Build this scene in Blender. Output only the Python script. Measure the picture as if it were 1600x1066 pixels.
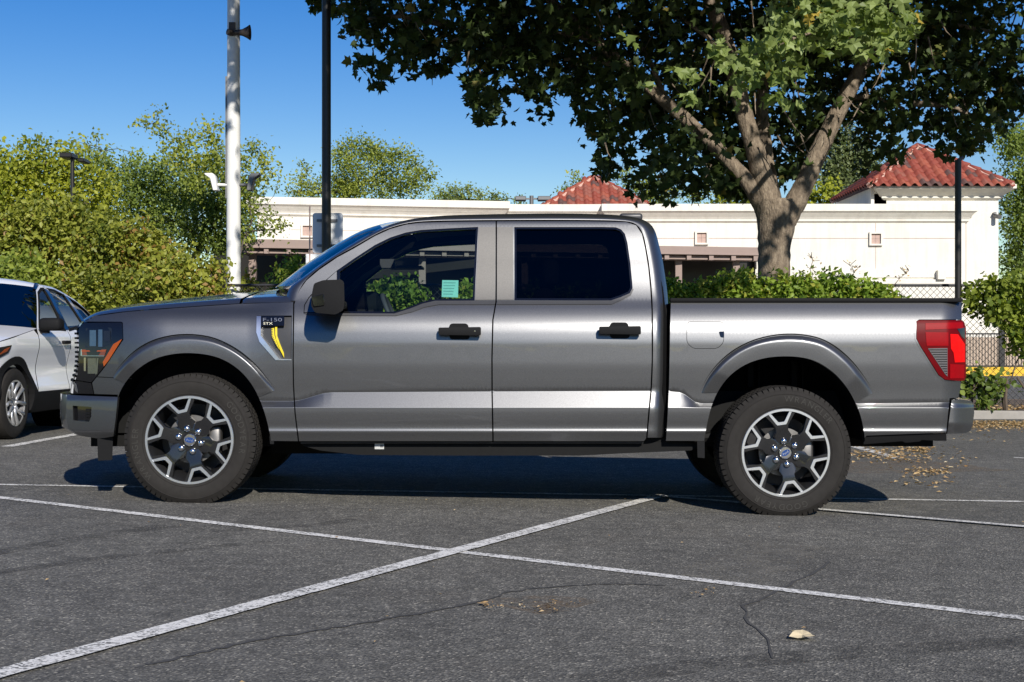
import bpy, bmesh, math, random
import numpy as np
from mathutils import Vector, Matrix
from mathutils.geometry import delaunay_2d_cdt

random.seed(7)
rng = np.random.default_rng(11)
scene = bpy.context.scene
for o in list(bpy.data.objects):
    bpy.data.objects.remove(o)
COL = scene.collection

# ------------------------------------------------------------------ camera
F, CX, CY, H = 2200.0, 800.0, 533.0, 1.048       # focal length and centre in photo pixels, eye height
cam_d = bpy.data.cameras.new('camera')
cam_d.sensor_width = 36.0
cam_d.lens = 36.0 * F / 1600.0
cam_d.clip_start, cam_d.clip_end = 0.1, 3000
cam = bpy.data.objects.new('camera', cam_d)
cam.location = (0, 0, H)
cam.rotation_euler = (math.radians(90), 0, 0)
COL.objects.link(cam)
scene.camera = cam

# ------------------------------------------------------------------ world, sun, exposure
SUN_TO = Vector((0.50, -1.72, 1.0)).normalized()   # direction towards the sun
SUN_EL = math.asin(SUN_TO.z)
SUN_AZ = math.atan2(SUN_TO.x, SUN_TO.y)
world = bpy.data.worlds.new('World')
scene.world = world
world.use_nodes = True
wn = world.node_tree
wn.nodes.clear()
sky = wn.nodes.new('ShaderNodeTexSky')
sky.sky_type = 'NISHITA'
sky.sun_disc = False
sky.sun_elevation = SUN_EL
sky.sun_rotation = SUN_AZ
sky.altitude = 0
sky.air_density = 1.0
sky.dust_density = 0.0
sky.ozone_density = 1.6
bg = wn.nodes.new('ShaderNodeBackground')
bg.inputs['Strength'].default_value = 0.09
wo = wn.nodes.new('ShaderNodeOutputWorld')
hsv = wn.nodes.new('ShaderNodeHueSaturation')      # a phone camera's saturated sky
hsv.inputs['Saturation'].default_value = 1.58
hsv.inputs['Hue'].default_value = 0.520
wn.links.new(sky.outputs[0], hsv.inputs['Color'])
wn.links.new(hsv.outputs[0], bg.inputs[0])
wn.links.new(bg.outputs[0], wo.inputs[0])
sun_d = bpy.data.lights.new('sun', 'SUN')
sun_d.energy = 5.0
sun_d.angle = math.radians(0.5)
sun_d.color = (1.0, 0.95, 0.87)
sun = bpy.data.objects.new('sun', sun_d)
sun.rotation_euler = SUN_TO.to_track_quat('Z', 'Y').to_euler()
sun.location = (20, -40, 40)
COL.objects.link(sun)
scene.view_settings.view_transform = 'Standard'
scene.view_settings.look = 'None'
scene.view_settings.exposure = 0.15
scene.view_settings.gamma = 1.0
scene.view_settings.use_curve_mapping = False
scene.render.engine = 'CYCLES'
scene.cycles.max_bounces = 8
scene.cycles.transparent_max_bounces = 12
scene.cycles.use_denoising = True

# ------------------------------------------------------------------ helpers
def gz(x, y=0.0):
    """height of the gently falling lot"""
    return -0.0215 * max(-6.5, min(7.0, x))

def PT(px, py, Y):
    return ((px - CX) * Y / F, Y, H - (py - CY) * Y / F)

def GR(px, py, dz=0.0):
    Y = 10.0
    for _ in range(30):
        X = (px - CX) * Y / F
        Y = (H - gz(X) - dz) * F / (py - CY)
    X = (px - CX) * Y / F
    return (X, Y, gz(X) + dz)

def org(o):
    v = Vector((0, 0, 0))
    while o is not None:
        v += o.location
        o = o.parent
    return v

def empty(name, loc, parent=None):
    o = bpy.data.objects.new(name, None)
    o.empty_display_size = 0.2
    COL.objects.link(o)
    o.location = Vector(loc) - (org(parent) if parent else Vector((0, 0, 0)))
    if parent:
        o.parent = parent
    return o

def tag(o, label=None, cat=None, group=None, kind=None):
    if label: o['label'] = label
    if cat: o['category'] = cat
    if group: o['group'] = group
    if kind: o['kind'] = kind
    return o

def thing(name, loc, label, cat, group=None):
    return tag(empty(name, loc), label, cat, group)

def mk(name, verts, faces, mat, parent=None, smooth=False, normals=None, attr=None, world_coords=True, loc=None):
    """one mesh object; verts are world coordinates unless world_coords is False"""
    me = bpy.data.meshes.new(name)
    vs = np.asarray(verts, dtype=float).reshape(-1, 3)
    base = Vector((0, 0, 0))
    if loc is not None:
        base = Vector(loc)
    if world_coords:
        sh = (org(parent) if parent else Vector((0, 0, 0)))
        if loc is not None and not parent:
            vs = vs - np.array(base)
        elif parent:
            vs = vs - np.array(sh)
    me.from_pydata(vs.tolist(), [], faces)
    if smooth:
        me.polygons.foreach_set('use_smooth', [True] * len(me.polygons))
    mats = mat if isinstance(mat, (list, tuple)) else [mat]
    for m in mats:
        me.materials.append(m)
    if normals is not None:
        me.polygons.foreach_set('use_smooth', [True] * len(me.polygons))
        me.normals_split_custom_set_from_vertices([tuple(n) for n in normals])
    if attr is not None:
        a = me.attributes.new('rnd', 'FLOAT', 'POINT')
        a.data.foreach_set('value', np.asarray(attr, dtype=np.float32))
    me.update()
    o = bpy.data.objects.new(name, me)
    COL.objects.link(o)
    if parent:
        o.parent = parent
    elif loc is not None:
        o.location = base
    return o

class MB:
    """collects simple shapes into one mesh"""
    def __init__(self):
        self.v, self.f = [], []
    def add(self, v, f):
        n = len(self.v)
        self.v += [tuple(p) for p in v]
        self.f += [tuple(i + n for i in q) for q in f]
        return self
    def box(self, x0, x1, y0, y1, z0, z1):
        v = [(x0, y0, z0), (x1, y0, z0), (x1, y1, z0), (x0, y1, z0), (x0, y0, z1), (x1, y0, z1), (x1, y1, z1), (x0, y1, z1)]
        return self.add(v, [(0, 3, 2, 1), (4, 5, 6, 7), (0, 1, 5, 4), (1, 2, 6, 5), (2, 3, 7, 6), (3, 0, 4, 7)])
    def tube(self, pts, radii, n=8, cap=True, jit=0.0):
        pts = [Vector(p) for p in pts]
        if not isinstance(radii, (list, tuple)):
            radii = [radii] * len(pts)
        rings, u = [], None
        for i, p in enumerate(pts):
            d = (pts[min(i + 1, len(pts) - 1)] - pts[max(i - 1, 0)]).normalized()
            if u is None:
                u = d.orthogonal().normalized()
            u = (u - d * u.dot(d)).normalized()
            w = d.cross(u)
            rings.append([p + (u * math.cos(2 * math.pi * k / n) + w * math.sin(2 * math.pi * k / n)) * radii[i] * (1 + random.uniform(-jit, jit)) for k in range(n)])
        v = [q for r in rings for q in r]
        f = []
        for i in range(len(pts) - 1):
            for k in range(n):
                f.append((i * n + k, i * n + (k + 1) % n, (i + 1) * n + (k + 1) % n, (i + 1) * n + k))
        if cap:
            f.append(tuple(range(n - 1, -1, -1)))
            f.append(tuple((len(pts) - 1) * n + k for k in range(n)))
        return self.add(v, f)
    def lathe(self, prof, n=48, axis='y', c=(0, 0, 0), closed=False):
        """prof: (r, a) pairs turned about the axis"""
        v = []
        for r, a in prof:
            for k in range(n):
                t = 2 * math.pi * k / n
                if axis == 'y':
                    v.append((c[0] + r * math.cos(t), c[1] + a, c[2] + r * math.sin(t)))
                elif axis == 'x':
                    v.append((c[0] + a, c[1] + r * math.cos(t), c[2] + r * math.sin(t)))
                else:
                    v.append((c[0] + r * math.cos(t), c[1] + r * math.sin(t), c[2] + a))
        f = []
        m = len(prof)
        for i in range(m - 1 + (1 if closed else 0)):
            j = (i + 1) % m
            for k in range(n):
                q = (i * n + k, i * n + (k + 1) % n, j * n + (k + 1) % n, j * n + k)
                f.append(q if axis != 'y' else q)
        return self.add(v, f)
    def build(self, name, mat, parent=None, smooth=False, **kw):
        return mk(name, self.v, self.f, mat, parent, smooth, **kw)

def recalc(o, bevel=0.0, seg=2, smooth=False, ang=40):
    bm = bmesh.new()
    bm.from_mesh(o.data)
    bmesh.ops.remove_doubles(bm, verts=bm.verts, dist=1e-5)
    bmesh.ops.recalc_face_normals(bm, faces=bm.faces)
    if bevel > 0:
        ed = [e for e in bm.edges if len(e.link_faces) == 2 and e.calc_face_angle(0) > math.radians(25)]
        bmesh.ops.bevel(bm, geom=ed, offset=bevel, segments=seg, affect='EDGES', clamp_overlap=True, profile=0.5)
    bm.to_mesh(o.data)
    bm.free()
    if smooth:
        o.data.polygons.foreach_set('use_smooth', [True] * len(o.data.polygons))
        o.data.set_sharp_from_angle(angle=math.radians(ang))
    return o

def rbox(name, x0, x1, y0, y1, z0, z1, mat, parent=None, bevel=0.01, seg=2):
    return recalc(MB().box(x0, x1, y0, y1, z0, z1).build(name, mat, parent), bevel, seg, True, 50)

def resample(pl, step):
    pl = [np.array(p, float) for p in pl]
    out = [pl[0]]
    for a, b in zip(pl[:-1], pl[1:]):
        n = max(1, int(math.ceil(np.linalg.norm(b - a) / step)))
        for k in range(1, n + 1):
            out.append(a + (b - a) * k / n)
    return out

def smooth_pl(pl, it=2):
    """corner cutting for open polylines"""
    pl = [np.array(p, float) for p in pl]
    for _ in range(it):
        q = [pl[0]]
        for a, b in zip(pl[:-1], pl[1:]):
            q += [a * .75 + b * .25, a * .25 + b * .75]
        q.append(pl[-1])
        pl = q
    return pl

def even(pl, n):
    pl = np.array(pl, float)
    d = np.r_[0, np.cumsum(np.linalg.norm(np.diff(pl, axis=0), axis=1))]
    t = np.linspace(0, d[-1], n)
    return [np.array([np.interp(s, d, pl[:, k]) for k in range(pl.shape[1])]) for s in t]

def area2(p):
    p = np.array(p)
    x, y = p[:, 0], p[:, 1]
    return 0.5 * np.sum(x * np.roll(y, -1) - np.roll(x, -1) * y)

def inset(poly, d):
    p = [np.array(q, float) for q in poly]
    s = 1 if area2(p) > 0 else -1
    out = []
    n = len(p)
    for i in range(n):
        a, b, c = p[i - 1], p[i], p[(i + 1) % n]
        e1 = (b - a) / (np.linalg.norm(b - a) + 1e-9)
        e2 = (c - b) / (np.linalg.norm(c - b) + 1e-9)
        n1 = np.array([-e1[1], e1[0]]) * s
        n2 = np.array([-e2[1], e2[0]]) * s
        m = n1 + n2
        m /= (np.linalg.norm(m) + 1e-9)
        k = d / max(0.4, m.dot(n1))
        out.append(b + m * k)
    return out

def rounded(poly, r, n=4):
    p = [np.array(q, float) for q in poly]
    out = []
    for i in range(len(p)):
        a, b, c = p[i - 1], p[i], p[(i + 1) % len(p)]
        ra = min(r, np.linalg.norm(a - b) * .45, np.linalg.norm(c - b) * .45)
        s = b + (a - b) / np.linalg.norm(a - b) * ra
        e = b + (c - b) / np.linalg.norm(c - b) * ra
        for k in range(n + 1):
            t = k / n
            out.append(s * (1 - t) ** 2 + b * 2 * t * (1 - t) + e * t * t)
    return out

def inside(poly, x, y):
    poly = np.array(poly)
    c = np.zeros(x.shape, bool)
    xj, yj = poly[-1]
    for xi, yi in poly:
        m = ((yi > y) != (yj > y)) & (x < (xj - xi) * (y - yi) / (yj - yi + 1e-12) + xi)
        c ^= m
        xj, yj = xi, yi
    return c

def segdist(poly, x, y):
    poly = np.array(poly)
    d = np.full(x.shape, 1e9)
    for a, b in zip(poly, np.roll(poly, -1, axis=0)):
        ab = b - a
        t = np.clip(((x - a[0]) * ab[0] + (y - a[1]) * ab[1]) / (ab.dot(ab) + 1e-12), 0, 1)
        d = np.minimum(d, np.hypot(x - a[0] - t * ab[0], y - a[1] - t * ab[1]))
    return d

def cdt_raw(pts, edges, loops):
    r = delaunay_2d_cdt([Vector((float(p[0]), float(p[1]))) for p in pts], edges, [], 0, 1e-5)
    V2 = np.array([(v.x, v.y) for v in r[0]])
    T = np.array([tuple(f) for f in r[2]])
    c = V2[T].mean(axis=1)
    ok = inside(loops[0], c[:, 0], c[:, 1])
    for L in loops[1:]:
        ok &= ~inside(L, c[:, 0], c[:, 1])
    return [tuple(v) for v in V2.tolist()], [tuple(t) for t in T[ok].tolist()]

def panel(name, outline, pos, mat, parent, holes=(), su=8.0, sv=5.0, rows=(), thick=0.025, inward=(0, 1, 0), estep=None, label=None, edge_dark=False):
    """sheet metal: the 2-D outline is filled with a fine mesh, put on the surface pos(u, v) and given exact normals and an edge"""
    est = estep or su * .8
    loops = []
    for L in [outline] + list(holes):
        c = resample(list(L) + [L[0]], est)[:-1]
        loops.append(c)
    pts, edges = [], []
    for c in loops:
        n0 = len(pts)
        pts += c
        edges += [(n0 + k, n0 + (k + 1) % len(c)) for k in range(len(c))]
    nb = len(pts)
    o = np.array(loops[0])
    u0, v0 = o.min(0)
    u1, v1 = o.max(0)
    gu, gv = np.meshgrid(np.arange(u0 + su * .5, u1, su), np.arange(v0 + sv * .5, v1, sv))
    gu = gu + (np.arange(gu.shape[0]) % 2)[:, None] * su * .5
    X, Y = gu.ravel(), gv.ravel()
    def okay(X, Y):
        ok = inside(o, X, Y)
        for c in loops[1:]:
            ok &= ~inside(c, X, Y)
        for c in loops:
            ok &= segdist(c, X, Y) > min(su, sv) * .22
        return ok
    ok = okay(X, Y)
    for fn in rows:                       # creases become edges of the mesh
        ok &= np.abs(Y - np.array([fn(t) for t in X])) > 1.6
        xs = np.arange(u0 + .01, u1, su * .7)
        ys = np.array([fn(t) for t in xs])
        okr = okay(xs, ys)
        for k in range(len(xs)):
            if okr[k]:
                pts.append(np.array((xs[k], ys[k])))
                if k and okr[k - 1]:
                    edges.append((len(pts) - 2, len(pts) - 1))
    pts += [np.array(q) for q in zip(X[ok], Y[ok])]
    V2, tri = cdt_raw(pts, edges, loops)
    e = 0.6 if su > 2 else su * .1
    P, N = [], []
    for (u, v) in V2:
        p = np.array(pos(u, v))
        du = np.array(pos(u + e, v)) - np.array(pos(u - e, v))
        dv = np.array(pos(u, v + e)) - np.array(pos(u, v - e))
        n = np.cross(du, dv)
        n /= np.linalg.norm(n) + 1e-12
        if n.dot(inward) > 0:
            n = -n
        P.append(p)
        N.append(n)
    # winding
    faces = []
    for t in tri:
        a, b, c = (P[i] for i in t)
        faces.append(t if np.cross(b - a, c - a).dot(inward) < 0 else t[::-1])
    # edge wall from boundary edges
    cnt = {}
    for t in faces:
        for k in range(3):
            cnt[(t[k], t[(k + 1) % 3])] = 1
    bd = [ed for ed in cnt if (ed[1], ed[0]) not in cnt]
    inw = np.array(inward, float)
    for a, b in bd:
        i = len(P)
        pa, pb = P[a], P[b]
        w = np.cross(pb - pa, -inw)
        w /= np.linalg.norm(w) + 1e-12
        q = [pb, pa, pa + inw * thick, pb + inw * thick]
        nn = np.cross(q[1] - q[0], q[2] - q[0])
        nn /= np.linalg.norm(nn) + 1e-12
        P += q
        N += [nn] * 4
        faces.append((i, i + 1, i + 2, i + 3))
    ob = mk(name, P, faces, [mat, M['dark_shell']] if edge_dark else mat, parent, True, N)
    if edge_dark:
        nt_ = len(tri)
        ob.data.polygons.foreach_set('material_index', [0] * nt_ + [1] * (len(faces) - nt_))
    if label:
        ob['label'] = label
    return ob

def grid(name, rows, mat, parent=None, smooth=True, flip=False, **kw):
    """surface through a list of equally long point rows"""
    n = len(rows[0])
    v = [p for r in rows for p in r]
    f = []
    for i in range(len(rows) - 1):
        for k in range(n - 1):
            q = (i * n + k, i * n + k + 1, (i + 1) * n + k + 1, (i + 1) * n + k)
            f.append(q[::-1] if flip else q)
    return mk(name, v, f, mat, parent, smooth, **kw)

# ------------------------------------------------------------------ materials
def mat_new(name):
    m = bpy.data.materials.new(name)
    m.use_nodes = True
    nt = m.node_tree
    return m, nt, nt.nodes['Principled BSDF']

def setp(b, **k):
    for key, val in k.items():
        b.inputs[key].default_value = val

def plain(name, col, rough=0.5, metal=0.0, coat=0.0, var=0.08, scale=30.0, bump=0.0, bscale=None, spec=0.5, coat_rough=0.03):
    m, nt, b = mat_new(name)
    setp(b, Roughness=rough, Metallic=metal)
    b.inputs['Coat Weight'].default_value = coat
    b.inputs['Coat Roughness'].default_value = coat_rough
    b.inputs['Specular IOR Level'].default_value = spec
    tc = nt.nodes.new('ShaderNodeTexCoord')
    nz = nt.nodes.new('ShaderNodeTexNoise')
    setp(nz, Scale=scale, Detail=5.0, Roughness=0.6)
    nt.links.new(tc.outputs['Object'], nz.inputs['Vector'])
    mx = nt.nodes.new('ShaderNodeMixRGB')
    mx.inputs[1].default_value = tuple(max(0, c * (1 - var)) for c in col[:3]) + (1,)
    mx.inputs[2].default_value = tuple(min(1, c * (1 + var)) for c in col[:3]) + (1,)
    nt.links.new(nz.outputs['Fac'], mx.inputs[0])
    nt.links.new(mx.outputs[0], b.inputs['Base Color'])
    if bump > 0:
        n2 = nt.nodes.new('ShaderNodeTexNoise')
        setp(n2, Scale=bscale or scale, Detail=6.0)
        nt.links.new(tc.outputs['Object'], n2.inputs['Vector'])
        bp = nt.nodes.new('ShaderNodeBump')
        setp(bp, Strength=bump, Distance=min(0.02, .35 / (bscale or scale)))
        nt.links.new(n2.outputs['Fac'], bp.inputs['Height'])
        nt.links.new(bp.outputs[0], b.inputs['Normal'])
    return m

def car_paint(name, col, metal=0.86, rough=0.37):
    m, nt, b = mat_new(name)
    setp(b, Metallic=metal, Roughness=rough)
    b.inputs['Coat Weight'].default_value = 0.85
    b.inputs['Coat IOR'].default_value = 1.45
    b.inputs['Coat Roughness'].default_value = 0.02
    tc = nt.nodes.new('ShaderNodeTexCoord')
    nz = nt.nodes.new('ShaderNodeTexNoise')
    setp(nz, Scale=260.0, Detail=2.0)
    nt.links.new(tc.outputs['Object'], nz.inputs['Vector'])
    mr = nt.nodes.new('ShaderNodeMapRange')
    setp(mr, **{'From Min': .3, 'From Max': .7, 'To Min': .86, 'To Max': 1.14})
    nt.links.new(nz.outputs['Fac'], mr.inputs['Value'])
    # a thin film of dust, thicker low down and in drifts
    n2 = nt.nodes.new('ShaderNodeTexNoise')
    setp(n2, Scale=2.2, Detail=6.0, Roughness=.65)
    mp = nt.nodes.new('ShaderNodeMapping')
    mp.inputs['Scale'].default_value = (0.5, 1, 1.6)
    nt.links.new(tc.outputs['Object'], mp.inputs[0])
    nt.links.new(mp.outputs[0], n2.inputs['Vector'])
    ml = nt.nodes.new('ShaderNodeMixRGB')
    ml.blend_type = 'MULTIPLY'
    ml.inputs[0].default_value = 1.0
    ml.inputs[1].default_value = tuple(col) + (1,)
    nt.links.new(mr.outputs[0], ml.inputs[2])
    nt.links.new(ml.outputs[0], b.inputs['Base Color'])
    m2 = nt.nodes.new('ShaderNodeMapRange')
    setp(m2, **{'From Min': .4, 'From Max': .75, 'To Min': .008, 'To Max': .06})
    nt.links.new(n2.outputs['Fac'], m2.inputs['Value'])
    nt.links.new(m2.outputs[0], b.inputs['Coat Roughness'])
    # pressed sheet metal is never perfectly true: reflections waver
    n3 = nt.nodes.new('ShaderNodeTexNoise')
    setp(n3, Scale=2.6, Detail=2.0)
    nt.links.new(tc.outputs['Object'], n3.inputs['Vector'])
    bp = nt.nodes.new('ShaderNodeBump')
    setp(bp, Strength=.5, Distance=.006)
    nt.links.new(n3.outputs['Fac'], bp.inputs['Height'])
    nt.links.new(bp.outputs[0], b.inputs['Coat Normal'])
    return m

def glass_mat(name, tint, refl=1.0):
    m = bpy.data.materials.new(name)
    m.use_nodes = True
    nt = m.node_tree
    nt.nodes.clear()
    out = nt.nodes.new('ShaderNodeOutputMaterial')
    tr = nt.nodes.new('ShaderNodeBsdfTransparent')
    tr.inputs[0].default_value = tuple(tint) + (1,)
    gl = nt.nodes.new('ShaderNodeBsdfGlossy')
    gl.inputs['Roughness'].default_value = 0.01
    gl.inputs['Color'].default_value = (refl, refl, refl, 1)
    fr = nt.nodes.new('ShaderNodeFresnel')
    fr.inputs[0].default_value = 1.5
    mx = nt.nodes.new('ShaderNodeMixShader')
    nt.links.new(fr.outputs[0], mx.inputs[0])
    nt.links.new(tr.outputs[0], mx.inputs[1])
    nt.links.new(gl.outputs[0], mx.inputs[2])
    nt.links.new(mx.outputs[0], out.inputs[0])
    return m

def leaf_mat(name, c0, c1, c2=None, trans=0.35, rough=0.5):
    """per-leaf colour between c0 and c1 (a few c2), some light passing through"""
    m, nt, b = mat_new(name)
    at = nt.nodes.new('ShaderNodeAttribute')
    at.attribute_name = 'rnd'
    cr = nt.nodes.new('ShaderNodeValToRGB')
    el = cr.color_ramp.elements
    el[0].color = tuple(c0) + (1,)
    el[1].color = tuple(c1) + (1,)
    el[1].position = 0.9
    if c2:
        e = el.new(0.985)
        e.color = tuple(c2) + (1,)
    nt.links.new(at.outputs['Fac'], cr.inputs[0])
    nt.links.new(cr.outputs[0], b.inputs['Base Color'])
    setp(b, Roughness=rough)
    b.inputs['Specular IOR Level'].default_value = 0.35
    tl = nt.nodes.new('ShaderNodeBsdfTranslucent')
    br = nt.nodes.new('ShaderNodeMixRGB')
    br.blend_type = 'MULTIPLY'
    br.inputs[0].default_value = 1
    br.inputs[2].default_value = (1.5, 1.6, 0.5, 1)
    nt.links.new(cr.outputs[0], br.inputs[1])
    nt.links.new(br.outputs[0], tl.inputs[0])
    mx = nt.nodes.new('ShaderNodeMixShader')
    mx.inputs[0].default_value = trans
    out = nt.nodes['Material Output']
    nt.links.new(b.outputs[0], mx.inputs[1])
    nt.links.new(tl.outputs[0], mx.inputs[2])
    nt.links.new(mx.outputs[0], out.inputs[0])
    return m

M = {}
M['paint'] = car_paint('grey_metallic_paint', (0.150, 0.151, 0.153))
M['white_paint'] = plain('white_car_paint', (0.86, 0.86, 0.86), 0.35, 0, 1.0, 0.02, 8)
M['black_plastic'] = plain('black_plastic', (0.010, 0.010, 0.0105), 0.7, var=.2, scale=60, bump=.08, bscale=400, spec=.14)
M['black_gloss'] = plain('black_gloss', (0.006, 0.006, 0.007), 0.12, coat=.6, var=.1)
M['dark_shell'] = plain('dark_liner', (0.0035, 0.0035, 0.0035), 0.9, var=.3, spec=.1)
M['applique'] = plain('satin_pillar_trim', (0.135, 0.128, 0.118), 0.55, metal=.35, var=.25, scale=120, coat=.15, coat_rough=.35)
M['belt_trim'] = plain('belt_moulding', (0.04, 0.04, 0.042), 0.4, var=.15)
M['rubber'] = plain('tyre_rubber', (0.022, 0.020, 0.018), 0.8, var=.3, scale=25, bump=.1, bscale=300, spec=.22)
M['letter_rubber'] = plain('tyre_lettering', (0.036, 0.034, 0.030), 0.7, var=.2, spec=.3)
M['machined'] = plain('machined_aluminium', (0.78, 0.79, 0.80), 0.30, 0.95, 0.5, .05, 40)
M['rim_black'] = plain('black_rim_paint', (0.015, 0.015, 0.016), 0.22, 0.2, .8, .1)
M['barrel'] = plain('dark_barrel', (0.03, 0.03, 0.032), 0.4, 0.5, var=.2)
M['steel'] = plain('brake_steel', (0.22, 0.21, 0.20), 0.45, 0.9, var=.25, scale=20)
M['chrome'] = plain('chrome', (0.72, 0.72, 0.72), 0.14, 1.0, var=.05)
M['amber'] = plain('amber_lens', (0.32, 0.06, 0.008), 0.3, coat=.5, var=.15, scale=80)
M['amber_dark'] = plain('dark_amber_lens', (0.16, 0.035, 0.008), 0.15, coat=1, var=.4, scale=140)
M['lamp_clear'] = plain('headlamp_reflector', (0.30, 0.33, 0.31), 0.15, 0.9, 1, .2, 60)
M['red_lens'] = plain('red_tail_lens', (0.12, 0.002, 0.004), 0.4, coat=.04, spec=.06, var=.3, scale=12)
M['red_bright'] = plain('bright_red_lens', (0.70, 0.006, 0.006), 0.4, coat=.04, spec=.06, var=.1, scale=60)
M['red_mid'] = plain('mid_red_lens', (0.26, 0.003, 0.006), 0.4, coat=.04, spec=.06, var=.2, scale=50)
M['grey_lens'] = plain('ribbed_grey_lens', (0.16, 0.15, 0.155), 0.2, 0.3, 1, .1)
M['yellow'] = plain('yellow_trim', (0.70, 0.56, 0.02), 0.4, var=.08)
M['badge_silver'] = plain('badge_silver', (0.30, 0.32, 0.36), 0.3, .6, var=.1)
M['badge_gold'] = plain('badge_pale', (0.75, 0.72, 0.55), 0.35, var=.1)
M['blue_badge'] = plain('blue_badge', (0.02, 0.07, 0.26), 0.2, .3, 1, .1)
M['sticker'] = plain('mint_paper', (0.22, 0.56, 0.48), 0.7, var=.08, scale=60)
M['sticker_line'] = plain('mint_paper_print', (0.10, 0.30, 0.27), 0.7, var=.1)
M['white_label'] = plain('white_label', (0.5, 0.5, 0.48), 0.6, var=.1)
M['window_front'] = glass_mat('clear_tinted_glass', (0.66, 0.76, 0.76), .7)
M['window_rear'] = glass_mat('privacy_glass', (0.10, 0.10, 0.105), .5)
M['windshield'] = glass_mat('dark_windshield_glass', (0.66, 0.72, 0.72), .25)
M['windshield_clear'] = glass_mat('windshield_glass', (0.62, 0.70, 0.70), 1.0)
M['interior'] = plain('cabin_plastic', (0.022, 0.022, 0.024), 0.6, var=.2)
M['interior_grey'] = plain('cabin_grey', (0.07, 0.07, 0.075), 0.6, var=.2)
M['seat_cloth'] = plain('seat_cloth', (0.035, 0.035, 0.04), 0.85, var=.25, scale=90)
M['headliner'] = plain('headliner', (0.12, 0.12, 0.12), 0.9, var=.1)
M['undercarriage'] = plain('undercarriage_black', (0.005, 0.005, 0.005), 0.7, var=.4, spec=.2)
M['white_pole'] = plain('white_pole_paint', (0.72, 0.71, 0.68), 0.5, var=.07, scale=3)
M['black_pole'] = plain('black_pole_paint', (0.016, 0.014, 0.012), 0.4, var=.2)
M['grey_metal'] = plain('weathered_grey_metal', (0.16, 0.16, 0.16), 0.5, .5, var=.2)
M['horn'] = plain('weathered_horn', (0.06, 0.045, 0.035), 0.6, .2, var=.6, scale=14)
M['white_sign'] = plain('white_sign_back', (0.74, 0.75, 0.75), 0.5, var=.04)
M['brown_wood'] = plain('brown_fascia_paint', (0.29, 0.215, 0.185), 0.7, var=.08, scale=6)
M['shaded_wall'] = plain('shaded_back_wall', (0.02, 0.017, 0.014), 0.3, var=.4, scale=2)  # back wall under the canopy, its shade put into the dark colour
M['vent_tile'] = plain('vent_tile', (0.46, 0.33, 0.28), 0.8, var=.15, scale=9)
M['iron'] = plain('black_iron', (0.012, 0.012, 0.012), 0.5)
M['galvanised'] = plain('galvanised_wire', (0.10, 0.10, 0.098), 0.5, .3, var=.25)
M['fence_black'] = plain('black_fence_coating', (0.015, 0.015, 0.016), 0.45)
M['yellow_kerb'] = plain('yellow_kerb_paint', (0.72, 0.44, 0.02), 0.6, var=.12, scale=4)
M['kerb'] = plain('kerb_concrete', (0.30, 0.28, 0.25), 0.9, var=.25, scale=7, bump=.2, bscale=60)
M['tan_wall'] = plain('tan_wall', (0.42, 0.33, 0.25), 0.9, var=.2, scale=2)
M['soil'] = plain('planting_soil', (0.16, 0.115, 0.075), 1.0, var=.45, scale=9, bump=.6, bscale=25)
M['crack'] = plain('asphalt_crack', (0.060, 0.058, 0.055), 0.9, var=.3, scale=40)
M['twig'] = plain('twig_bark', (0.10, 0.075, 0.055), 0.9, var=.3)
M['dark_bark'] = plain('dark_bark', (0.085, 0.07, 0.055), 0.95, var=.4, scale=9, bump=.5, bscale=30)

def stucco():
    m, nt, b = mat_new('cream_stucco')
    tc = nt.nodes.new('ShaderNodeTexCoord')
    nz = nt.nodes.new('ShaderNodeTexNoise')
    setp(nz, Scale=1.3, Detail=8.0, Roughness=.7)
    nt.links.new(tc.outputs['Object'], nz.inputs['Vector'])
    cr = nt.nodes.new('ShaderNodeValToRGB')
    cr.color_ramp.elements[0].color = (0.695, 0.655, 0.57, 1)
    cr.color_ramp.elements[0].position = .25
    cr.color_ramp.elements[1].color = (0.765, 0.735, 0.655, 1)
    cr.color_ramp.elements[1].position = .7
    nt.links.new(nz.outputs['Fac'], cr.inputs[0])
    # rain streaks running down the wall
    mp = nt.nodes.new('ShaderNodeMapping')
    mp.inputs['Scale'].default_value = (2.6, 2.6, .16)
    n3 = nt.nodes.new('ShaderNodeTexNoise')
    setp(n3, Scale=1.6, Detail=6.0, Roughness=.7)
    nt.links.new(tc.outputs['Object'], mp.inputs[0])
    nt.links.new(mp.outputs[0], n3.inputs['Vector'])
    m3 = nt.nodes.new('ShaderNodeMapRange')
    setp(m3, **{'From Min': .45, 'From Max': .75, 'To Min': 1.0, 'To Max': .84})
    nt.links.new(n3.outputs['Fac'], m3.inputs['Value'])
    ml = nt.nodes.new('ShaderNodeMixRGB')
    ml.blend_type = 'MULTIPLY'
    ml.inputs[0].default_value = 1
    nt.links.new(cr.outputs[0], ml.inputs[1])
    nt.links.new(m3.outputs[0], ml.inputs[2])
    nt.links.new(ml.outputs[0], b.inputs['Base Color'])
    n2 = nt.nodes.new('ShaderNodeTexNoise')
    setp(n2, Scale=22.0, Detail=6.0)
    nt.links.new(tc.outputs['Object'], n2.inputs['Vector'])
    bp = nt.nodes.new('ShaderNodeBump')
    setp(bp, Strength=.25, Distance=.02)
    nt.links.new(n2.outputs['Fac'], bp.inputs['Height'])
    nt.links.new(bp.outputs[0], b.inputs['Normal'])
    setp(b, Roughness=.95)
    return m
M['stucco'] = stucco()

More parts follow.
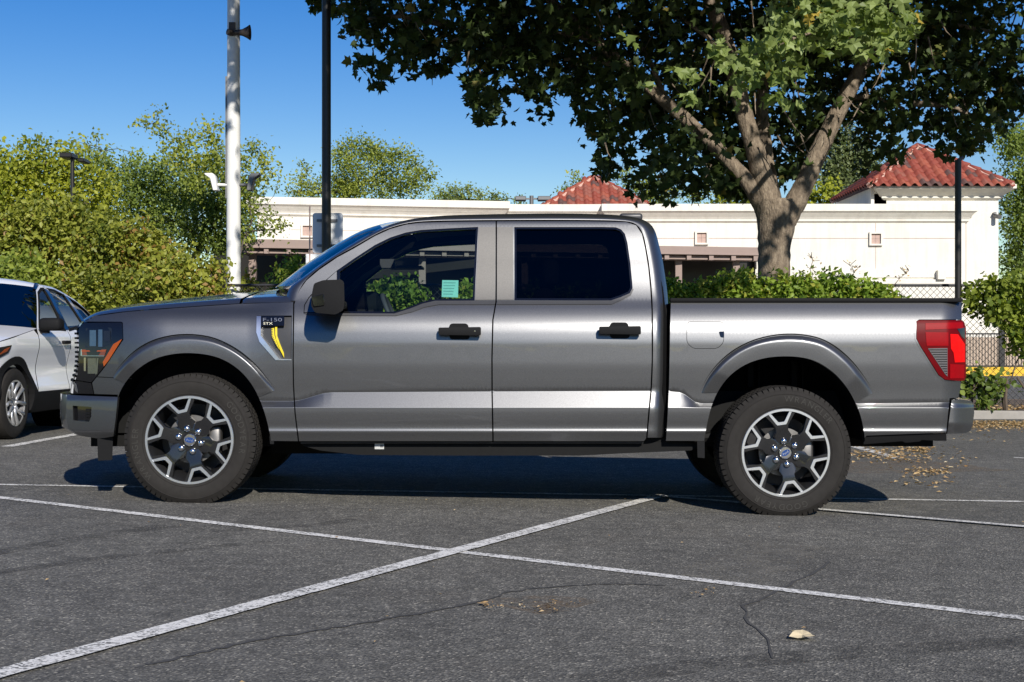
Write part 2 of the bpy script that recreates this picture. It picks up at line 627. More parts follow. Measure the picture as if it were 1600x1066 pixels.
def asphalt():
    m, nt, b = mat_new('asphalt')
    L = nt.links.new
    tc = nt.nodes.new('ShaderNodeTexCoord')
    big = nt.nodes.new('ShaderNodeTexNoise'); setp(big, Scale=.55, Detail=7.0, Roughness=.62)
    L(tc.outputs['Object'], big.inputs['Vector'])
    mid = nt.nodes.new('ShaderNodeTexNoise'); setp(mid, Scale=9.0, Detail=6.0, Roughness=.7)
    L(tc.outputs['Object'], mid.inputs['Vector'])
    vor = nt.nodes.new('ShaderNodeTexVoronoi'); setp(vor, Scale=125.0)
    L(tc.outputs['Object'], vor.inputs['Vector'])
    ramp = nt.nodes.new('ShaderNodeValToRGB')
    e = ramp.color_ramp.elements
    e[0].color = (0.092, 0.090, 0.083, 1); e[0].position = .28
    e[1].color = (0.152, 0.148, 0.133, 1); e[1].position = .72
    L(big.outputs['Fac'], ramp.inputs[0])
    # every stone of the aggregate has its own grey
    sp = nt.nodes.new('ShaderNodeSeparateColor'); L(vor.outputs['Color'], sp.inputs[0])
    st = nt.nodes.new('ShaderNodeValToRGB')
    s = st.color_ramp.elements
    s[0].color = (.58, .58, .58, 1); s[0].position = 0
    s[1].color = (1.25, 1.22, 1.18, 1); s[1].position = .78
    x = s.new(.93); x.color = (1.8, 1.75, 1.65, 1)
    x = s.new(.985); x.color = (3.1, 2.95, 2.7, 1)
    L(sp.outputs[0], st.inputs[0])
    mu = nt.nodes.new('ShaderNodeMixRGB'); mu.blend_type = 'MULTIPLY'; mu.inputs[0].default_value = 1
    L(ramp.outputs[0], mu.inputs[1]); L(st.outputs[0], mu.inputs[2])
    m2 = nt.nodes.new('ShaderNodeMapRange'); setp(m2, **{'From Min': .3, 'From Max': .7, 'To Min': .72, 'To Max': 1.3})
    L(mid.outputs['Fac'], m2.inputs['Value'])
    mv = nt.nodes.new('ShaderNodeMixRGB'); mv.blend_type = 'MULTIPLY'; mv.inputs[0].default_value = 1
    L(mu.outputs[0], mv.inputs[1]); L(m2.outputs[0], mv.inputs[2])
    # brownish dusty drifts
    dn = nt.nodes.new('ShaderNodeTexNoise'); setp(dn, Scale=.8, Detail=8.0, Roughness=.75)
    mp = nt.nodes.new('ShaderNodeMapping'); mp.inputs['Location'].default_value = (3.1, 8.2, 0)
    L(tc.outputs['Object'], mp.inputs[0]); L(mp.outputs[0], dn.inputs['Vector'])
    dr = nt.nodes.new('ShaderNodeMapRange'); setp(dr, **{'From Min': .54, 'From Max': .78, 'To Min': 0, 'To Max': .55})
    L(dn.outputs['Fac'], dr.inputs['Value'])
    du = nt.nodes.new('ShaderNodeMixRGB'); du.inputs[2].default_value = (.12, .105, .085, 1)
    L(dr.outputs[0], du.inputs[0]); L(mv.outputs[0], du.inputs[1])
    L(du.outputs[0], b.inputs['Base Color'])
    bp = nt.nodes.new('ShaderNodeBump'); setp(bp, Strength=.7, Distance=.006)
    L(vor.outputs['Distance'], bp.inputs['Height']); L(bp.outputs[0], b.inputs['Normal'])
    setp(b, Roughness=.85); b.inputs['Specular IOR Level'].default_value = .3
    return m
M['asphalt'] = asphalt()

def line_paint():
    m, nt, b = mat_new('worn_white_line')
    L = nt.links.new
    tc = nt.nodes.new('ShaderNodeTexCoord')
    vor = nt.nodes.new('ShaderNodeTexVoronoi'); setp(vor, Scale=95.0)
    L(tc.outputs['Object'], vor.inputs['Vector'])
    sp = nt.nodes.new('ShaderNodeSeparateColor'); L(vor.outputs['Color'], sp.inputs[0])
    nz = nt.nodes.new('ShaderNodeTexNoise'); setp(nz, Scale=5.0, Detail=7.0, Roughness=.7)
    L(tc.outputs['Object'], nz.inputs['Vector'])
    ad = nt.nodes.new('ShaderNodeMath'); ad.operation = 'MULTIPLY_ADD'; ad.inputs[1].default_value = .55
    L(sp.outputs[0], ad.inputs[0]); L(nz.outputs['Fac'], ad.inputs[2])
    cr = nt.nodes.new('ShaderNodeValToRGB')
    e = cr.color_ramp.elements
    e[0].color = (.74, .72, .67, 1); e[0].position = .78
    e[1].color = (.14, .138, .13, 1); e[1].position = 1.05 if False else 1.0
    x = e.new(.5); x.color = (.78, .76, .71, 1)
    L(ad.outputs[0], cr.inputs[0]); L(cr.outputs[0], b.inputs['Base Color'])
    bp = nt.nodes.new('ShaderNodeBump'); setp(bp, Strength=.5, Distance=.005)
    L(vor.outputs['Distance'], bp.inputs['Height']); L(bp.outputs[0], b.inputs['Normal'])
    setp(b, Roughness=.85)
    return m
M['line'] = line_paint()

def film_mat(name, col, dens, scale, thr=.5):
    m, nt, b = mat_new(name)
    L = nt.links.new
    tc = nt.nodes.new('ShaderNodeTexCoord')
    nz = nt.nodes.new('ShaderNodeTexNoise'); setp(nz, Scale=scale, Detail=9.0, Roughness=.78)
    L(tc.outputs['Object'], nz.inputs['Vector'])
    mr = nt.nodes.new('ShaderNodeMapRange'); setp(mr, **{'From Min': thr - .06, 'From Max': thr + .16, 'To Min': 0, 'To Max': dens})
    L(nz.outputs['Fac'], mr.inputs['Value'])
    b.inputs['Base Color'].default_value = tuple(col) + (1,)
    setp(b, Roughness=.9)
    L(mr.outputs[0], b.inputs['Alpha'])
    return m
M['smear'] = film_mat('tyre_smear', (.035, .034, .032), .38, 5.0, .46)
M['dust'] = film_mat('pale_dust', (.26, .24, .20), .45, 7.0, .5)
M['stain'] = film_mat('brown_stain', (.24, .165, .095), .55, 9.0, .5)

def plane_bark():
    m, nt, b = mat_new('plane_tree_bark')
    L = nt.links.new
    tc = nt.nodes.new('ShaderNodeTexCoord')
    nz = nt.nodes.new('ShaderNodeTexNoise'); setp(nz, Scale=9.0, Detail=8.0, Roughness=.75)
    mp = nt.nodes.new('ShaderNodeMapping'); mp.inputs['Scale'].default_value = (1.6, 1.6, .7)
    L(tc.outputs['Object'], mp.inputs[0]); L(mp.outputs[0], nz.inputs['Vector'])
    cr = nt.nodes.new('ShaderNodeValToRGB')
    e = cr.color_ramp.elements
    e[0].color = (.085, .066, .047, 1); e[0].position = .3
    e[1].color = (.37, .30, .215, 1); e[1].position = .72
    x = e.new(.5); x.color = (.20, .155, .11, 1)
    L(nz.outputs['Fac'], cr.inputs[0]); L(cr.outputs[0], b.inputs['Base Color'])
    n2 = nt.nodes.new('ShaderNodeTexNoise'); setp(n2, Scale=22.0, Detail=6.0)
    L(mp.outputs[0], n2.inputs['Vector'])
    bp = nt.nodes.new('ShaderNodeBump'); setp(bp, Strength=.9, Distance=.03)
    L(n2.outputs['Fac'], bp.inputs['Height']); L(bp.outputs[0], b.inputs['Normal'])
    setp(b, Roughness=.95)
    return m
M['plane_bark'] = plane_bark()

def tile_mat(name, c):
    return plain(name, c, .75, var=.22, scale=7, bump=.15, bscale=30)
TILES = [tile_mat('roof_tile_red', (.24, .05, .03)), tile_mat('roof_tile_orange', (.29, .072, .04)),
         tile_mat('roof_tile_dark', (.10, .05, .042)), tile_mat('roof_tile_brown', (.24, .075, .05))]
M['mortar'] = plain('pink_ridge_mortar', (.62, .40, .32), .9, var=.1)

# ------------------------------------------------------------------ more shape helpers
def cdt(outline, holes=()):
    pts, edges = [], []
    for c in [outline] + list(holes):
        n0 = len(pts)
        pts += [Vector((p[0], p[1])) for p in c]
        edges += [(n0 + k, n0 + (k + 1) % len(c)) for k in range(len(c))]
    return cdt_raw(pts, edges, [np.array(c, float)[:, :2] for c in [outline] + list(holes)])

def plate(mb, outline, holes, fn, y0, y1, back=False):
    """flat plate with holes: front at y0, sides back to y1; fn(u, v, y) gives the point"""
    V, T = cdt(outline, holes)
    cnt = set()
    F2 = []
    for t in T:
        a, b, c = (np.array(V[i]) for i in t)
        if (b[0] - a[0]) * (c[1] - a[1]) - (b[1] - a[1]) * (c[0] - a[0]) < 0:
            t = t[::-1]
        F2.append(t)
        for k in range(3):
            cnt.add((t[k], t[(k + 1) % 3]))
    v = [fn(p[0], p[1], y0) for p in V]
    f = list(F2)
    n = len(v)
    v += [fn(p[0], p[1], y1) for p in V]
    for a, b in cnt:
        if (b, a) not in cnt:
            f.append((b, a, a + n, b + n))
    if back:
        f += [tuple(i + n for i in t[::-1]) for t in F2]
    used = sorted({i for q in f for i in q})
    mp = {i: k for k, i in enumerate(used)}
    mb.add([v[i] for i in used], [tuple(mp[i] for i in q) for q in f])
    return mb

_font_cache = {}
def text_shape(s):
    """filled outline of a text, scaled to height 1 of its capitals; returns verts, faces, width"""
    if s in _font_cache:
        return _font_cache[s]
    cu = bpy.data.curves.new('t', 'FONT')
    cu.body = s
    cu.resolution_u = 4
    ob = bpy.data.objects.new('t', cu)
    COL.objects.link(ob)
    bpy.context.view_layer.update()
    me = bpy.data.meshes.new_from_object(ob)
    v = np.array([(p.co.x, p.co.y) for p in me.vertices])
    f = [tuple(p.vertices) for p in me.polygons]
    bpy.data.objects.remove(ob)
    bpy.data.meshes.remove(me)
    v[:, 0] -= v[:, 0].min()
    h = 0.70
    v /= h
    _font_cache[s] = (v, f, v[:, 0].max())
    return _font_cache[s]

def smoothstep(a, b, x):
    t = min(1, max(0, (x - a) / (b - a)))
    return t * t * (3 - 2 * t)

def pchip(pts):
    x = np.array([p[0] for p in pts], float)
    y = np.array([p[1] for p in pts], float)
    h = np.diff(x)
    d = np.diff(y) / h
    m = np.zeros(len(x))
    for i in range(1, len(x) - 1):
        if d[i - 1] * d[i] > 0:
            w1, w2 = 2 * h[i] + h[i - 1], h[i] + 2 * h[i - 1]
            m[i] = (w1 + w2) / (w1 / d[i - 1] + w2 / d[i])
    m[0], m[-1] = d[0], d[-1]
    xs = np.arange(x[0], x[-1] + .2, .2)
    k = np.clip(np.searchsorted(x, xs) - 1, 0, len(h) - 1)
    t = (xs - x[k]) / h[k]
    ys = (y[k] * (1 + 2 * t) * (1 - t) ** 2 + m[k] * h[k] * t * (1 - t) ** 2 + y[k + 1] * t * t * (3 - 2 * t) + m[k + 1] * h[k] * t * t * (t - 1))
    xl, yl = xs.tolist(), ys.tolist()
    x0, n = xl[0], len(xl)
    def f(q):
        p = (q - x0) / .2
        if p <= 0: return yl[0]
        if p >= n - 1: return yl[-1]
        i = int(p)
        return yl[i] + (yl[i + 1] - yl[i]) * (p - i)
    return f

# ================================================================== GROUND
def build_ground():
    xs = [-600, -200, -60, -20, -6.5, -3, 0, 3, 7, 12, 20, 60, 200, 600]
    ys = [-600, -200, -60, -20, 0, 10, 20, 40, 60, 200, 900]
    rows = [[(x, y, gz(x)) for x in xs] for y in ys]
    g = grid('asphalt_ground', rows, M['asphalt'], None, False)
    tag(g, 'dark grey speckled asphalt of the parking lot', None, None, 'structure')
    def line(p, q, wid, lab, n=40, dz=0.004, taper=0):
        a, b = np.array(GR(*p)), np.array(GR(*q))
        d = (b - a)[:2]
        d /= np.linalg.norm(d)
        nn = np.array([-d[1], d[0]])
        rows = [[], []]
        for k in range(n + 1):
            c = a + (b - a) * k / n
            for s, r in ((-1, rows[0]), (1, rows[1])):
                e = c[:2] + nn * s * (wid / 2) * (1 + random.uniform(-.07, .07))
                r.append((e[0], e[1], gz(e[0]) + dz))
        tag(grid('parking_line', rows, M['line'], None, False, flip=True), lab, None, None, 'structure')
    line((-60, 771), (1680, 976.5), .085, 'long white line running from left edge under the front wheel to lower right', 90)
    line((-140, 1093), (1024, 778), .095, 'white line running from lower left corner to beneath the truck', 70, .008)
    line((-40, 757.3), (1660, 785.5), .075, 'white line mostly in the shadow under the truck', 60)
    line((1030, 777), (1680, 832), .075, 'white line leaving the rear tyre towards the right edge', 40, .012)
    line((10, 698.5), (150, 673.5), .11, 'short white bay line beside the white car', 20)
    line((1335, 698), (1404, 717), .12, 'faded white bay line strewn with leaves behind the rear tyre', 14)
    line((1584, 715.5), (1650, 719), .10, 'short white line stub at right edge', 8)
    # sealed cracks and tyre marks: thin irregular dark ribbons
    def crack(pts, wid, lab, dz=.003):
        P = [np.array(GR(*p)) for p in resample(pts, 14)]
        rows = [[], []]
        for i, c in enumerate(P):
            d = (P[min(i + 1, len(P) - 1)] - P[max(i - 1, 0)])[:2]
            d /= np.linalg.norm(d)
            nn = np.array([-d[1], d[0]])
            c2 = c[:2] + nn * random.uniform(-.012, .012)
            for s, r in ((-1, rows[0]), (1, rows[1])):
                e = c2 + nn * s * wid * random.uniform(.15, .6)
                r.append((e[0], e[1], gz(e[0]) + dz))
        tag(grid('asphalt_crack', rows, M['crack'], None, False, flip=True), lab, None, None, 'structure')
    crack([(230, 1040), (390, 1003), (520, 982), (640, 962), (745, 942)], .026, 'dark crack in the asphalt below the crossing lines')
    crack([(745, 942), (800, 925), (870, 917), (960, 913), (1040, 915)], .018, 'thin crack right of the fallen orange leaf')
    crack([(1160, 948), (1195, 935), (1230, 915), (1290, 885), (1295, 878)], .022, 'crack crossing the long white line under the rear wheel')
    crack([(1160, 948), (1170, 975), (1200, 1000), (1210, 1030)], .014, 'crack running towards the viewer beside the pale leaf')
    # tyre smears and oil spots: thin films over the asphalt
    def film(pts, wid, lab, mat, dz=.002):
        P = [np.array(GR(*p)) for p in resample(pts, 12)]
        rows = [[] for _ in range(5)]
        for i, c in enumerate(P):
            d = (P[min(i + 1, len(P) - 1)] - P[max(i - 1, 0)])[:2]
            d /= np.linalg.norm(d)
            nn = np.array([-d[1], d[0]])
            for k, r in enumerate(rows):
                e = c[:2] + nn * wid * (k / 4 - .5) * (1 + random.uniform(-.1, .1))
                r.append((e[0], e[1], gz(e[0]) + dz))
        tag(grid('tyre_mark', rows, mat, None, False, flip=True), lab, None, None, 'structure')
    film([(-60, 872), (60, 853), (150, 838), (262, 822)], .16, 'dark tyre smear at far left below the long white line', M['smear'])
    film([(-40, 900), (160, 872), (420, 846)], .10, 'faint tyre smear at left', M['smear'])
    film([(900, 1064), (1100, 1040), (1330, 1020), (1640, 1000)], .16, 'faint dark smear along the lower right edge', M['smear'])
    film([(330, 830), (480, 822), (560, 812)], .12, 'faint smear below the front wheel', M['smear'])
    film([(1110, 905), (1180, 880), (1225, 850)], .45, 'pale dusty patch below the rear wheel', M['dust'])
    film([(795, 950), (850, 942), (900, 950)], .35, 'brownish stain right of the fallen leaf', M['stain'])
    film([(1340, 722), (1400, 728), (1470, 738)], 1.6, 'tan dusty patch behind the truck', M['stain'])
build_ground()

# ================================================================== PICKUP TRUCK
YC = 9.715                                  # centre line of the truck
truck = thing('pickup_truck', (0.45, YC, 0), 'grey metallic four-door pickup truck parked side-on across the white lines', 'pickup truck')

_door = pchip([(325, .55), (333, .62), (340, .665), (346, .695), (356, .715), (410, .79), (468, .878), (475, .895), (484, .918), (496, .943), (508, .961),
               (522, .972), (540, .978), (565, .978), (590, .972), (613, .9635), (640, .956)])
_fend = pchip([(440, .72), (462, .79), (470, .815), (477, .835), (482, .853), (490, .892), (500, .922), (515, .946), (540, .963), (570, .970), (600, .967), (628, .955), (640, .948)])
_low = pchip([(637, 1.0), (642, .9995), (655, .994), (669.4, .9862), (670.4, .9864), (673.9, .9915), (675.2, .9905), (682, .981), (692, .968), (705, .94)])
_zu = [(-100, 628), (455, 628), (468, 626.5), (476, 624.5), (505, 615.8), (518, 614.2), (768, 612.8), (1020, 611.8), (1044, 612.5), (1062, 614), (1070, 617.5), (1086, 629.5), (1096, 632), (1345, 632), (1485, 630.5), (2000, 630)]
_zx, _zy = [p[0] for p in _zu], [p[1] for p in _zu]
def zu(px):
    return float(np.interp(px, _zx, _zy))

def W(px, py):
    """half width of the truck's side at a traced point"""
    top = zu(px)
    t = smoothstep(385, 462, px)
    up = _door(min(py, 640)) if t >= 1 else (_fend(min(py, 640)) if t <= 0 else _door(min(py, 640)) * t + _fend(min(py, 640)) * (1 - t))
    if py <= top - 1.0:
        w = up
        g = (top - 1.0 - py)
        if g < 4:
            w -= .004 * (1 - g / 4)
    elif py < 637:
        a = (_door(top) * t + _fend(top) * (1 - t)) - .002
        s = (py - top + 1) / (637 - top + 1)
        w = a + (1.0 - a) * s
    else:
        w = _low(py)
    if px < 262:
        w -= .19 * ((262 - px) / 137) ** 2.2
    if px > 1468:
        w -= .07 * ((px - 1468) / 38) ** 2
    return w

def tp(px, py, e=0.0):
    w = W(px, py) + e
    return PT(px, py, YC - w)

GEO = {}
def mir(o, parent=None, name=None):
    """the same piece on the far side of the truck"""
    me = o.data
    sh = np.array(org(o))
    v = np.array([p.co[:] for p in me.vertices]) + sh
    v[:, 1] = 2 * YC - v[:, 1]
    f = [tuple(p.vertices)[::-1] for p in me.polygons]
    nn = None
    if me.has_custom_normals:
        nn = np.zeros_like(v)
        for lp in me.loops:
            nn[lp.vertex_index] = me.corner_normals[lp.index].vector[:]
        nn[:, 1] *= -1
    sm = len(me.polygons) > 0 and me.polygons[0].use_smooth
    q = mk(name or o.name.split('.')[0], v, f, list(me.materials), parent if parent else o.parent, sm, nn)
    q.data.polygons.foreach_set('material_index', [p.material_index for p in me.polygons])
    return q

R_ZU = [lambda x: zu(x) - 1.7, lambda x: zu(x) - .3, lambda x: 636.3, lambda x: 637.7, lambda x: 670.2, lambda x: 672.2, lambda x: 674.2]

# traced outlines -------------------------------------------------------
FD_front = [(467.5, 689.5), (464, 662), (462, 645), (461, 628), (459.5, 600), (459, 560), (459.3, 520), (460, 476), (463.5, 463), (468.5, 453), (479, 438.5), (498.5, 422), (527, 402.5), (553, 388.5), (586, 369), (610, 358), (634, 351.3), (657.5, 348.2), (700, 346.8), (774.3, 346)]
FD = FD_front + [(774, 471), (769, 500), (767.6, 560), (767.8, 612), (769.3, 689.5)]
RD = [(771.5, 689.5), (770, 612), (769.8, 560), (771.2, 500), (776.2, 471), (776.5, 346), (900, 345.7), (978, 347), (994, 352.5), (1003, 366), (1007.8, 388), (1012.5, 416), (1016, 451), (1018, 486), (1018.3, 560), (1016.3, 610), (1013, 642), (1009.5, 685), (1006, 689.5)]
G1 = [(528.6, 488.5), (528.6, 423.5), (553, 405.5), (586, 384), (610, 372.2), (634, 364.5), (657.5, 360.5), (700, 358), (746, 355.8), (743.5, 410), (740.5, 469), (700, 469.3), (679, 470), (660, 474), (640, 482), (618, 489.5)]
G2 = rounded([(804.5, 468.5), (804.5, 356)], .1, 1)[:0] + [(804.8, 468.4), (804.6, 356), (940, 355.8), (962, 356.3), (970, 359.5), (975.5, 366), (979.5, 380), (984, 412), (986.8, 441), (987.4, 450), (983.5, 457.5), (970, 463.5), (954, 468.8)]
SAIL = [(475.5, 488), (476.5, 477), (483, 466), (498, 449), (526, 424), (526.4, 488)]
ARCH_F_IN = smooth_pl([(183.8, 622), (189, 609), (197, 596), (207, 584), (220.7, 572.5), (236, 563), (252, 557), (272, 552.8), (291.6, 551.5), (312, 552.5), (331, 555.7), (347, 561), (362.6, 569.5), (376, 580), (388, 593), (398, 608), (406, 624.6), (413, 643), (418, 661), (421.5, 677), (423.6, 689)], 1)
ARCH_F_OUT = smooth_pl([(176, 590), (185, 576), (197, 562), (208, 551), (220.7, 541.5), (236, 533.5), (252, 528), (272, 524), (291.6, 522.7), (312, 524), (331, 527.5), (349, 534.5), (366.5, 543.8), (383, 555.5), (398, 569.5), (409, 581.5), (417.7, 593), (424.5, 601.5), (430, 610)], 1)
ARCH_R_IN = smooth_pl([(1100, 689), (1104, 666), (1110, 640), (1115.5, 624), (1123, 609.5), (1132, 596), (1144, 583.5), (1160, 572), (1177.6, 564), (1198, 558.8), (1219, 556.8), (1240, 557), (1260, 559.6), (1276, 565), (1290, 573), (1304, 583.5), (1316, 596), (1327, 611), (1335, 626), (1342, 641), (1346.5, 656), (1350, 673), (1351.5, 690)], 1)
ARCH_R_OUT = smooth_pl([(1095, 614), (1101, 599), (1110, 583.5), (1125, 565), (1144, 549), (1164, 537.5), (1185, 529.3), (1209, 524), (1234, 522), (1259, 523.8), (1282.6, 529.3), (1302, 539.5), (1320, 553.5), (1334, 568), (1346, 584), (1356, 599), (1364, 614)], 1)

# doors -----------------------------------------------------------------
def handle(parent, x0, x1, yc, lock):
    m = MB()
    xc = (x0 + x1) / 2
    oval = rounded([(x0 + 17, yc - 13), (x1 - 20, yc - 13), (x1 - 17, yc + 12), (x0 + 17, yc + 12)], 6, 4)
    plate(m, [(p[0], -p[1]) for p in oval], [], lambda u, v, y: PT(u, -v, YC - W(xc, yc) - y), .012, -.01)
    a = m.build('door_handle', M['black_plastic'], parent)
    recalc(a, .002, 1, True)
    m = MB()
    grip = rounded([(x0, yc - 6.5), (x1, yc - 7.5), (x1, yc + 6), (x0, yc + 5)], 2.5, 3)
    plate(m, [(p[0], -p[1]) for p in grip], [], lambda u, v, y: PT(u, -v, YC - W(xc, yc) - y), .062, .034, True)
    b = recalc(m.build('door_handle', M['black_plastic'], parent), .004, 2, True)
    if lock:
        m = MB()
        c = PT(x1 - 9.5, yc - 1, YC - W(xc, yc) - .0635)
        m.lathe([(.0, .0), (.005, 0), (.0055, .002)], 14, 'y', c)
        m.build('lock', M['chrome'], parent)
    return b

def make_door(outline, glass, sail, hx, rear):
    holes = [inset(glass, -1.0)] + ([inset(sail, -1.2)] if sail else [])
    if sail:   # window and mirror sail share one opening
        holes = [[(474.2, 489.7), (475.2, 476.5), (482, 465), (497, 448), (527, 422.4)] + [tuple(p) for p in inset(glass, -1.0)[2:]]]
    d = panel('rear_door' if rear else 'front_door', outline, tp, M['paint'], truck, holes, 6, 3, R_ZU, edge_dark=True, estep=2.5)
    far = mir(d, truck)
    for side, par in ((0, d), (1, far)):
        def put(o):
            if side:
                me = o
                q = mir(me, par)
                bpy.data.objects.remove(me)
                return q
            return o
        put(panel('window_trim', inset(glass, -1.4), lambda u, v: tp(u, v, -.004), M['black_gloss'], par, [inset(glass, 2.2)], 8, 6, (), .03))
        put(panel('window', inset(glass, -.5), lambda u, v: tp(u, v, -.016), M['window_rear' if rear else 'window_front'], par, (), 14, 10, (), .004))
        if sail:
            put(panel('mirror_sail', sail, lambda u, v: tp(u, v, .004), M['paint'], par, (), 8, 6, (), .03))
            put(panel('window_trim', [(474.2, 489.7), (475.2, 476.5), (482, 465), (497, 448), (527, 422.4), (529.5, 423), (529.5, 489.7)], lambda u, v: tp(u, v, -.012), M['black_gloss'], par, (), 8, 6, (), .02))
            put(panel('belt_moulding', [(475, 489), (529, 489.5), (616, 490), (640, 482.5), (660, 474.6), (680, 470), (774, 469.7), (773, 476), (686, 476), (664, 480), (644, 487.5), (618, 493.5), (529, 493.2), (480, 492)], lambda u, v: tp(u, v, .006), M['belt_trim'], par, (), 8, 4, (), .02))
            put(panel('pillar_trim', [(748, 355), (774, 355), (773.6, 468.5), (742.3, 468.8), (745.5, 410)], lambda u, v: tp(u, v, .004), M['applique'], par, (), 8, 8, (), .02))
        else:
            put(panel('belt_moulding', [(776.5, 469.7), (955, 469.6), (972, 464), (984.5, 458), (988.5, 451), (990, 452), (986, 461), (973, 468), (956, 475.5), (776, 476)], lambda u, v: tp(u, v, .006), M['belt_trim'], par, (), 8, 4, (), .02))
            put(panel('pillar_trim', [(776.8, 355), (801.5, 355), (802.5, 468.5), (776.6, 468.5)], lambda u, v: tp(u, v, .004), M['applique'], par, (), 8, 8, (), .02))
    handle(d, hx[0], hx[1], hx[2], not rear)
    return d, far

fdoor, fdoor_far = make_door(FD, G1, SAIL, (685, 751.5, 518.5), False)
rdoor, rdoor_far = make_door(RD, G2, None, (936, 1001.5, 517), True)

# paper on the front window, with lines of print
st = panel('window_sticker', [(691, 437.8), (716.4, 438.2), (715.6, 465), (690, 464.2)], lambda u, v: tp(u, v, -.020), M['sticker'], fdoor, (), 12, 12, (), .001)
for k in range(5):
    m = MB()
    y = 441.5 + k * 4.4
    plate(m, [(693 - .1 * k, -(y + 1.0)), (712 - k * 1.1, -(y + 1.2)), (712 - k * 1.1, -y), (693 - .1 * k, -(y - .2))], [], lambda u, v, e: tp(u, -v, -.0185), 0, 0)
    m.build('sticker_print', M['sticker_line'], fdoor)

# door mirror -------------------------------------------------------------
m = MB()
mo = rounded([(486.5, 463), (490.5, 443), (505, 437.8), (533, 436.8), (537.5, 441), (538.3, 470), (536.5, 485), (524, 491.8), (492, 488.8), (486, 478)], 3.5, 4)
Ym0, Ym1 = YC - 1.27, YC - 1.02
plate(m, [(p[0], -p[1]) for p in mo], [], lambda u, v, y: PT(u, -v, Ym0 if False else y), Ym0, Ym1, True)
# taper the inner end a little
mir_o = recalc(m.build('side_mirror', M['black_plastic'], fdoor), .028, 3, True, 50)
m = MB()
plate(m, [(p[0], -p[1]) for p in rounded([(486, 464), (506, 459), (507, 477), (490, 479.5)], 2, 2)], [], lambda u, v, y: PT(u, -v, y), Ym0 - .012, Ym0 + .02)
recalc(m.build('mirror_lamp', M['black_gloss'], fdoor), .003, 1, True)
c = PT(524, 470, YC - 1.0)
rbox('mirror_arm', c[0] - .07, c[0] + .06, YC - 1.08, YC - .88, c[2] - .05, c[2] + .0, M['black_plastic'], fdoor, .015)
mm = mir(mir_o, fdoor_far)
o2 = MB().box(c[0] - .07, c[0] + .06, YC + .88, YC + 1.08, c[2] - .05, c[2]).build('mirror_arm', M['black_plastic'], fdoor_far)

# fender ------------------------------------------------------------------
FEN = [(132, 502.5), (150, 494), (197, 487.5), (276, 481.5), (374, 475), (420, 473.5), (458, 472.5), (457.3, 520), (457, 560), (457.5, 600), (459, 628), (460, 645), (462, 662), (465.4, 689.5)] + [tuple(p) for p in ARCH_F_IN[::-1]] + [(184.2, 616.8), (147.5, 615.8), (144, 598.5), (150.5, 590.5), (163.8, 574), (192.8, 531), (192, 504.5), (189.5, 502.8)]
VENT_HOLE = [(401.5, 493.5), (456.0, 493.2), (455.4, 563), (430.5, 563), (405.5, 534.5), (400.5, 519.5)]
fender = panel('front_fender', FEN, tp, M['paint'], truck, [VENT_HOLE], 6, 3, R_ZU, edge_dark=True, estep=2.5)
mir(fender, truck)
# seam of fender to bumper cover
sm = panel('fender_seam', [(150, 588.4), (206, 591.2), (206, 592.2), (150, 589.5)], lambda u, v: tp(u, v, .0015), M['dark_shell'], fender, (), 8, 4, (), .002)

# arch flares -------------------------------------------------------------
def flare(name, inner, outer, parent, e0=.036):
    n = 72
    A, B = even(inner, n), even(outer, n)
    prof = [(0.0, -.014), (0.035, -.002), (.09, .016), (.17, .028), (.235, .0345), (.29, .036), (.35, .0362), (.6, .0345), (.8, .033), (1.0, .031)]
    cols = []
    for i in range(n):
        fade = min(1, min(i, n - 1 - i) / 10 + .22)
        q = []
        for t, e in prof:
            p = B[i] * (1 - t) + A[i] * t
            q.append(tp(p[0], p[1], e * fade * e0 / .036))
        # lip going in
        p = A[i]
        w = W(p[0], p[1])
        q.append(PT(p[0], p[1], YC - w - .034 * fade + .012))
        q.append(PT(p[0], p[1], YC - w + .07))
        cols.append(q)
    rows = list(map(list, zip(*cols)))
    o = grid(name, rows, M['paint'], parent, True, True)
    o.data.set_sharp_from_angle(angle=math.radians(35))
    return o
def shade_line(parent, outer):  # dark ribbon along the flare, painting in the shadow of its undercut
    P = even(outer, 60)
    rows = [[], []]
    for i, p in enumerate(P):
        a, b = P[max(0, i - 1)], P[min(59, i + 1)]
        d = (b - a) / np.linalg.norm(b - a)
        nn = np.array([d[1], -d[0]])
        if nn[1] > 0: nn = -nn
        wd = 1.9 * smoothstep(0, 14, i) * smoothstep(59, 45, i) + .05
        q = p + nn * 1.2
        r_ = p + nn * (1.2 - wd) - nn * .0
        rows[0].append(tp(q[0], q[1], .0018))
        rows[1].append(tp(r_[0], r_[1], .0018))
    return grid('flare_shade', rows, M['dark_shell'], parent, False, False)
fl = flare('wheel_arch_flare', ARCH_F_IN[4:-9], ARCH_F_OUT, truck)
shade_line(fl, ARCH_F_OUT)
mir(fl, truck)
fl2 = flare('wheel_arch_flare', ARCH_R_IN[8:-8], ARCH_R_OUT, truck)
mir(fl2, truck)
shade_line(fl2, ARCH_R_OUT)

